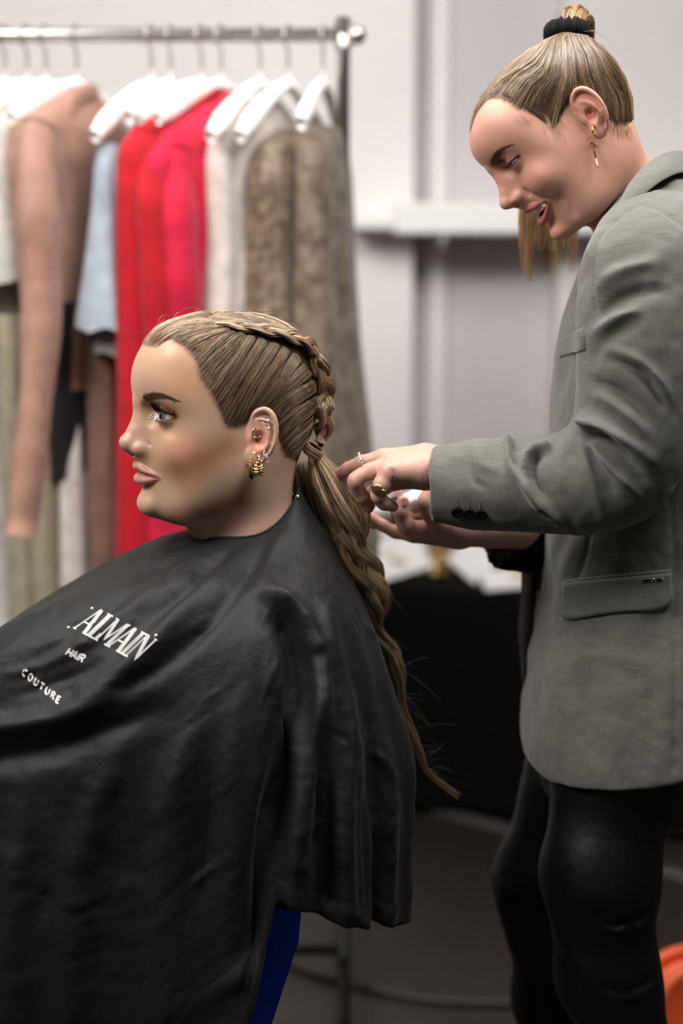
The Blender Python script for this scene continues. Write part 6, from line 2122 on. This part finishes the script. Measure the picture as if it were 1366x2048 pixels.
# ---- stylist
def build_personB():
    root = empty('person', tuple(at(1300, 1000, JY) * np.array([1, 1, 0])))
    V, F = sdf_mesh(sdfB, (-16, -11, -22), (13, 11, 12), .155)
    V = relax(V, F, 1, .4); C = paintB(V); V = POSEB.w(V)
    tz = TL[:, 0]
    def body(P):
        z = P[:, 2]
        cx = pinterp(z, TL[:, 0], TL[:, 1]); ax = pinterp(z, TL[:, 0], TL[:, 2]) - .02
        q = np.sqrt(((P[:, 0] - cx) / ax) ** 2 + ((P[:, 1] - JY) / .125) ** 2)
        d = (q - 1) * .09
        d = smax(d, z - 1.42, .05); d = smax(d, .80 - z, .05)
        d = smin(d, sd_chain(P, SLV[:-1], [r - .014 for r in SLR[:-1]], .03), .02)
        d = smin(d, sd_chain(P, RSL, [r - .014 for r in RSR], .03), .02)
        d = smin(d, sd_tube(P, [at(1268, 400, 1.70), at(1310, 540, 1.72)], .045), .03)
        for pts, rr in LEGS:
            d = smin(d, sd_chain(P, pts, [r - .016 for r in rr], .04), .03)
        return d
    V2, F2 = sdf_mesh(body, (.08, 1.44, -.0), (.72, 2.0, 1.50), .012)
    C2 = np.repeat(np.array(lin((30, 28, 28))[:3])[None], len(V2), 0)
    hands = [build_hand(H, root) for H in (HAND_L, HAND_R)]
    V3, F3 = cat_mesh([(V, F), (V2, F2)] + [h[:2] for h in hands])
    mesh_obj('body', V3, np.concatenate(F3), M_SKIN_B, root, col=np.concatenate([C, C2] + [h[2] for h in hands]))
    rng = np.random.default_rng(8)
    for s in (1, -1):
        eyeball(POSEB, HB, (1, .1 * s, -.3), 'eye', root, ((225, 218, 212), (90, 70, 50), (40, 35, 32), (12, 12, 12)), s)
        mesh_obj('eyelashes', *lashes(HB, POSEB, s, rng, 44, True, .75, .018, updir=.1), M_LASH, root)
    teeth(root)
    scr = build_hairB(root)
    tag(scr, 'black velvet scrunchie round the high ponytail of the stylist', 'scrunchie')
    tag(root, 'standing smiling stylist bending over the ponytail of the seated person', 'person')
LEGS = [([at(1215, 1545, 1.635), at(1200, 1750, 1.615), at(1214, 1950, 1.605), np.array([.50, 1.62, .08])], [.064, .063, .053, .045]),
        ([at(1150, 1545, 1.80), at(1085, 1760, 1.80), at(1108, 2000, 1.82), np.array([.42, 1.84, .08])], [.066, .056, .048, .045])]
build_personB()
build_jacket()

def build_trousers():
    m = mat('black_leather', lin((9, 8, 8)), .48, 0, Specular_IOR_Level=.3)
    t = NT(m); t.bump(t.noise(t.coord(), 22, 4, .6), .25, .008)
    root = empty('leather_trousers', tuple(at(1255, 1500, JY)))
    folds = [[([(1190, 1830), (1225, 1850), (1270, 1842), (1298, 1825)], 5, -.006, [.6, 1, 1, .6]), ([(1190, 1842), (1225, 1862), (1270, 1854), (1300, 1836)], 5, .004, [.6, 1, 1, .6]), ([(1210, 1975), (1240, 1985), (1280, 1975), (1305, 1955)], 5, -.006, [.6, 1, 1, .6]),
              ([(1205, 1985), (1240, 1997), (1282, 1987), (1310, 1966)], 5, .004, [.6, 1, 1, .6]), ([(1090, 1780), (1130, 1880), (1180, 1960)], 14, .006)], [([(1000, 1750), (1020, 1860), (1060, 1960)], 16, .008)]]
    hip = lambda P: smin(sd_ell(P, at(1265, 1480, JY), (.115, .125, .12)), 9 + P[:, 0] * 0, .05)
    for k, (pts, rr) in enumerate(LEGS):
        V, F = sdf_mesh(lambda P: np.maximum(smin(hip(P), sd_chain(P, pts, rr, .05), .04), ((-1) ** k) * (P[:, 1] - JY) - .002), np.minimum(pts[0], pts[-1]) - .22, np.maximum(pts[0], pts[-1]) + np.array([.2, .2, .16]), .006)
        V = relax(V, F, 2, .5); N = vnormals(V, F)
        V = sculpt(V, N, folds[k]); V = V + N * (.002 * vnoise(V * 25, 6 + k))[:, None]
        mesh_obj('trouser_leg', V, F, m, root)
    tag(root, 'black leather trousers worn by the stylist', 'trousers')
build_trousers()

# ---- rings, earrings of the stylist and the can she holds
def ring_on(px, py, dz, Y0, axis_to, r, rr, m, name, label):
    c = P3(px, py, dz, Y0); ax = P3(*axis_to, Y0) - c
    o = empty(name, tuple(c))
    torus(c, r, rr, ax, m, o, 'band', n=36)
    tag(o, label, 'ring')
    return o, c, ax / np.linalg.norm(ax)
o, c, ax = ring_on(725, 922, .019, 1.585, (697, 935, .020), .0092, .0011, M_SILVER, 'stone_ring', 'thin silver ring set with stones on the straight upper finger')
b1 = np.cross(ax, [0, 0, 1]); b1 /= np.linalg.norm(b1); b2 = np.cross(b1, ax)
for k in range(18):
    a = 2 * math.pi * k / 18
    gem(c + (b1 * math.cos(a) + b2 * math.sin(a)) * .0098, .0011, o)
o, c, ax = ring_on(761, 975, -.0215, 1.585, (757, 990, -.020), .0100, .0020, M_GOLD, 'signet_ring', 'chunky gold signet ring on the bent little finger')
d = np.array([-.35, -1, .15]); d -= ax * (d @ ax); d /= np.linalg.norm(d)
mesh_obj('signet_face', *lathe([(0, .0030), (.0050, .0030), (.0062, .0022), (.0064, .0008), (.005, -.001), (.003, -.003)], 26, c + d * .0098, d), M_GOLD, o)

def build_can():
    a = P3(738, 1042, .022, 1.665); b = P3(905, 984, .022, 1.665)
    ax = b - a; L = np.linalg.norm(ax); ax /= L
    root = empty('spray_can', tuple((a + b) / 2))
    M_CAN = mat('brushed_aluminium', lin((196, 194, 190)), .32, .85)
    mesh_obj('can_body', *lathe([(.0, .040), (.0165, .040), (.0195, .044), (.0215, .052), (.0218, L), (.0205, L + .003), (0, L + .003)], 36, a, ax), M_CAN, root)
    mesh_obj('black_collar', *lathe([(.0, .030), (.0168, .030), (.0175, .031), (.0175, .041), (.0165, .042), (0, .042)], 36, a, ax), M_BUTTON, root)
    mesh_obj('nozzle_cap', *lathe([(0, -.002), (.0085, -.002), (.0112, .001), (.0135, .010), (.0150, .024), (.0152, .031), (0, .031)], 32, a, ax), mat('grey_cap', lin((190, 188, 186)), .35, .4), root)
    mesh_obj('white_stripe', *lathe([(.0219, .062), (.02205, .062), (.02205, .066), (.0219, .066)], 36, a, ax), M_WHITE, root)
    tag(root, 'small silver can with a black collar held in the right hand of the stylist', 'can')
build_can()

def build_earringsB():
    def pt(px, py, lift=.002):
        W = POSEB.w(raycast([(px, py)], POSEB, sdfB))[0]
        d = CAMP - W; d /= np.linalg.norm(d)
        return W + d * lift
    p = pt(1187, 261)
    o = torus(p, .0052, .0010, (1, -.4, .1), M_GOLD, None, 'gold_hoop')
    tag(o, 'small gold hoop on the ear edge of the stylist', 'earring')
    p = pt(1183, 286)
    r = empty('bar_earring', tuple(p))
    gem(p, .0022, r, 'gold_stud', M_GOLD)
    q = at(1195, 331, p[1] - .004)
    mesh_obj('gold_bar', *tube(np.array([at(1186, 292, p[1] - .003), q]), .0010, 8), M_GOLD, r)
    tag(r, 'long gold bar earring hanging from the lobe of the stylist', 'earring')
build_earringsB()
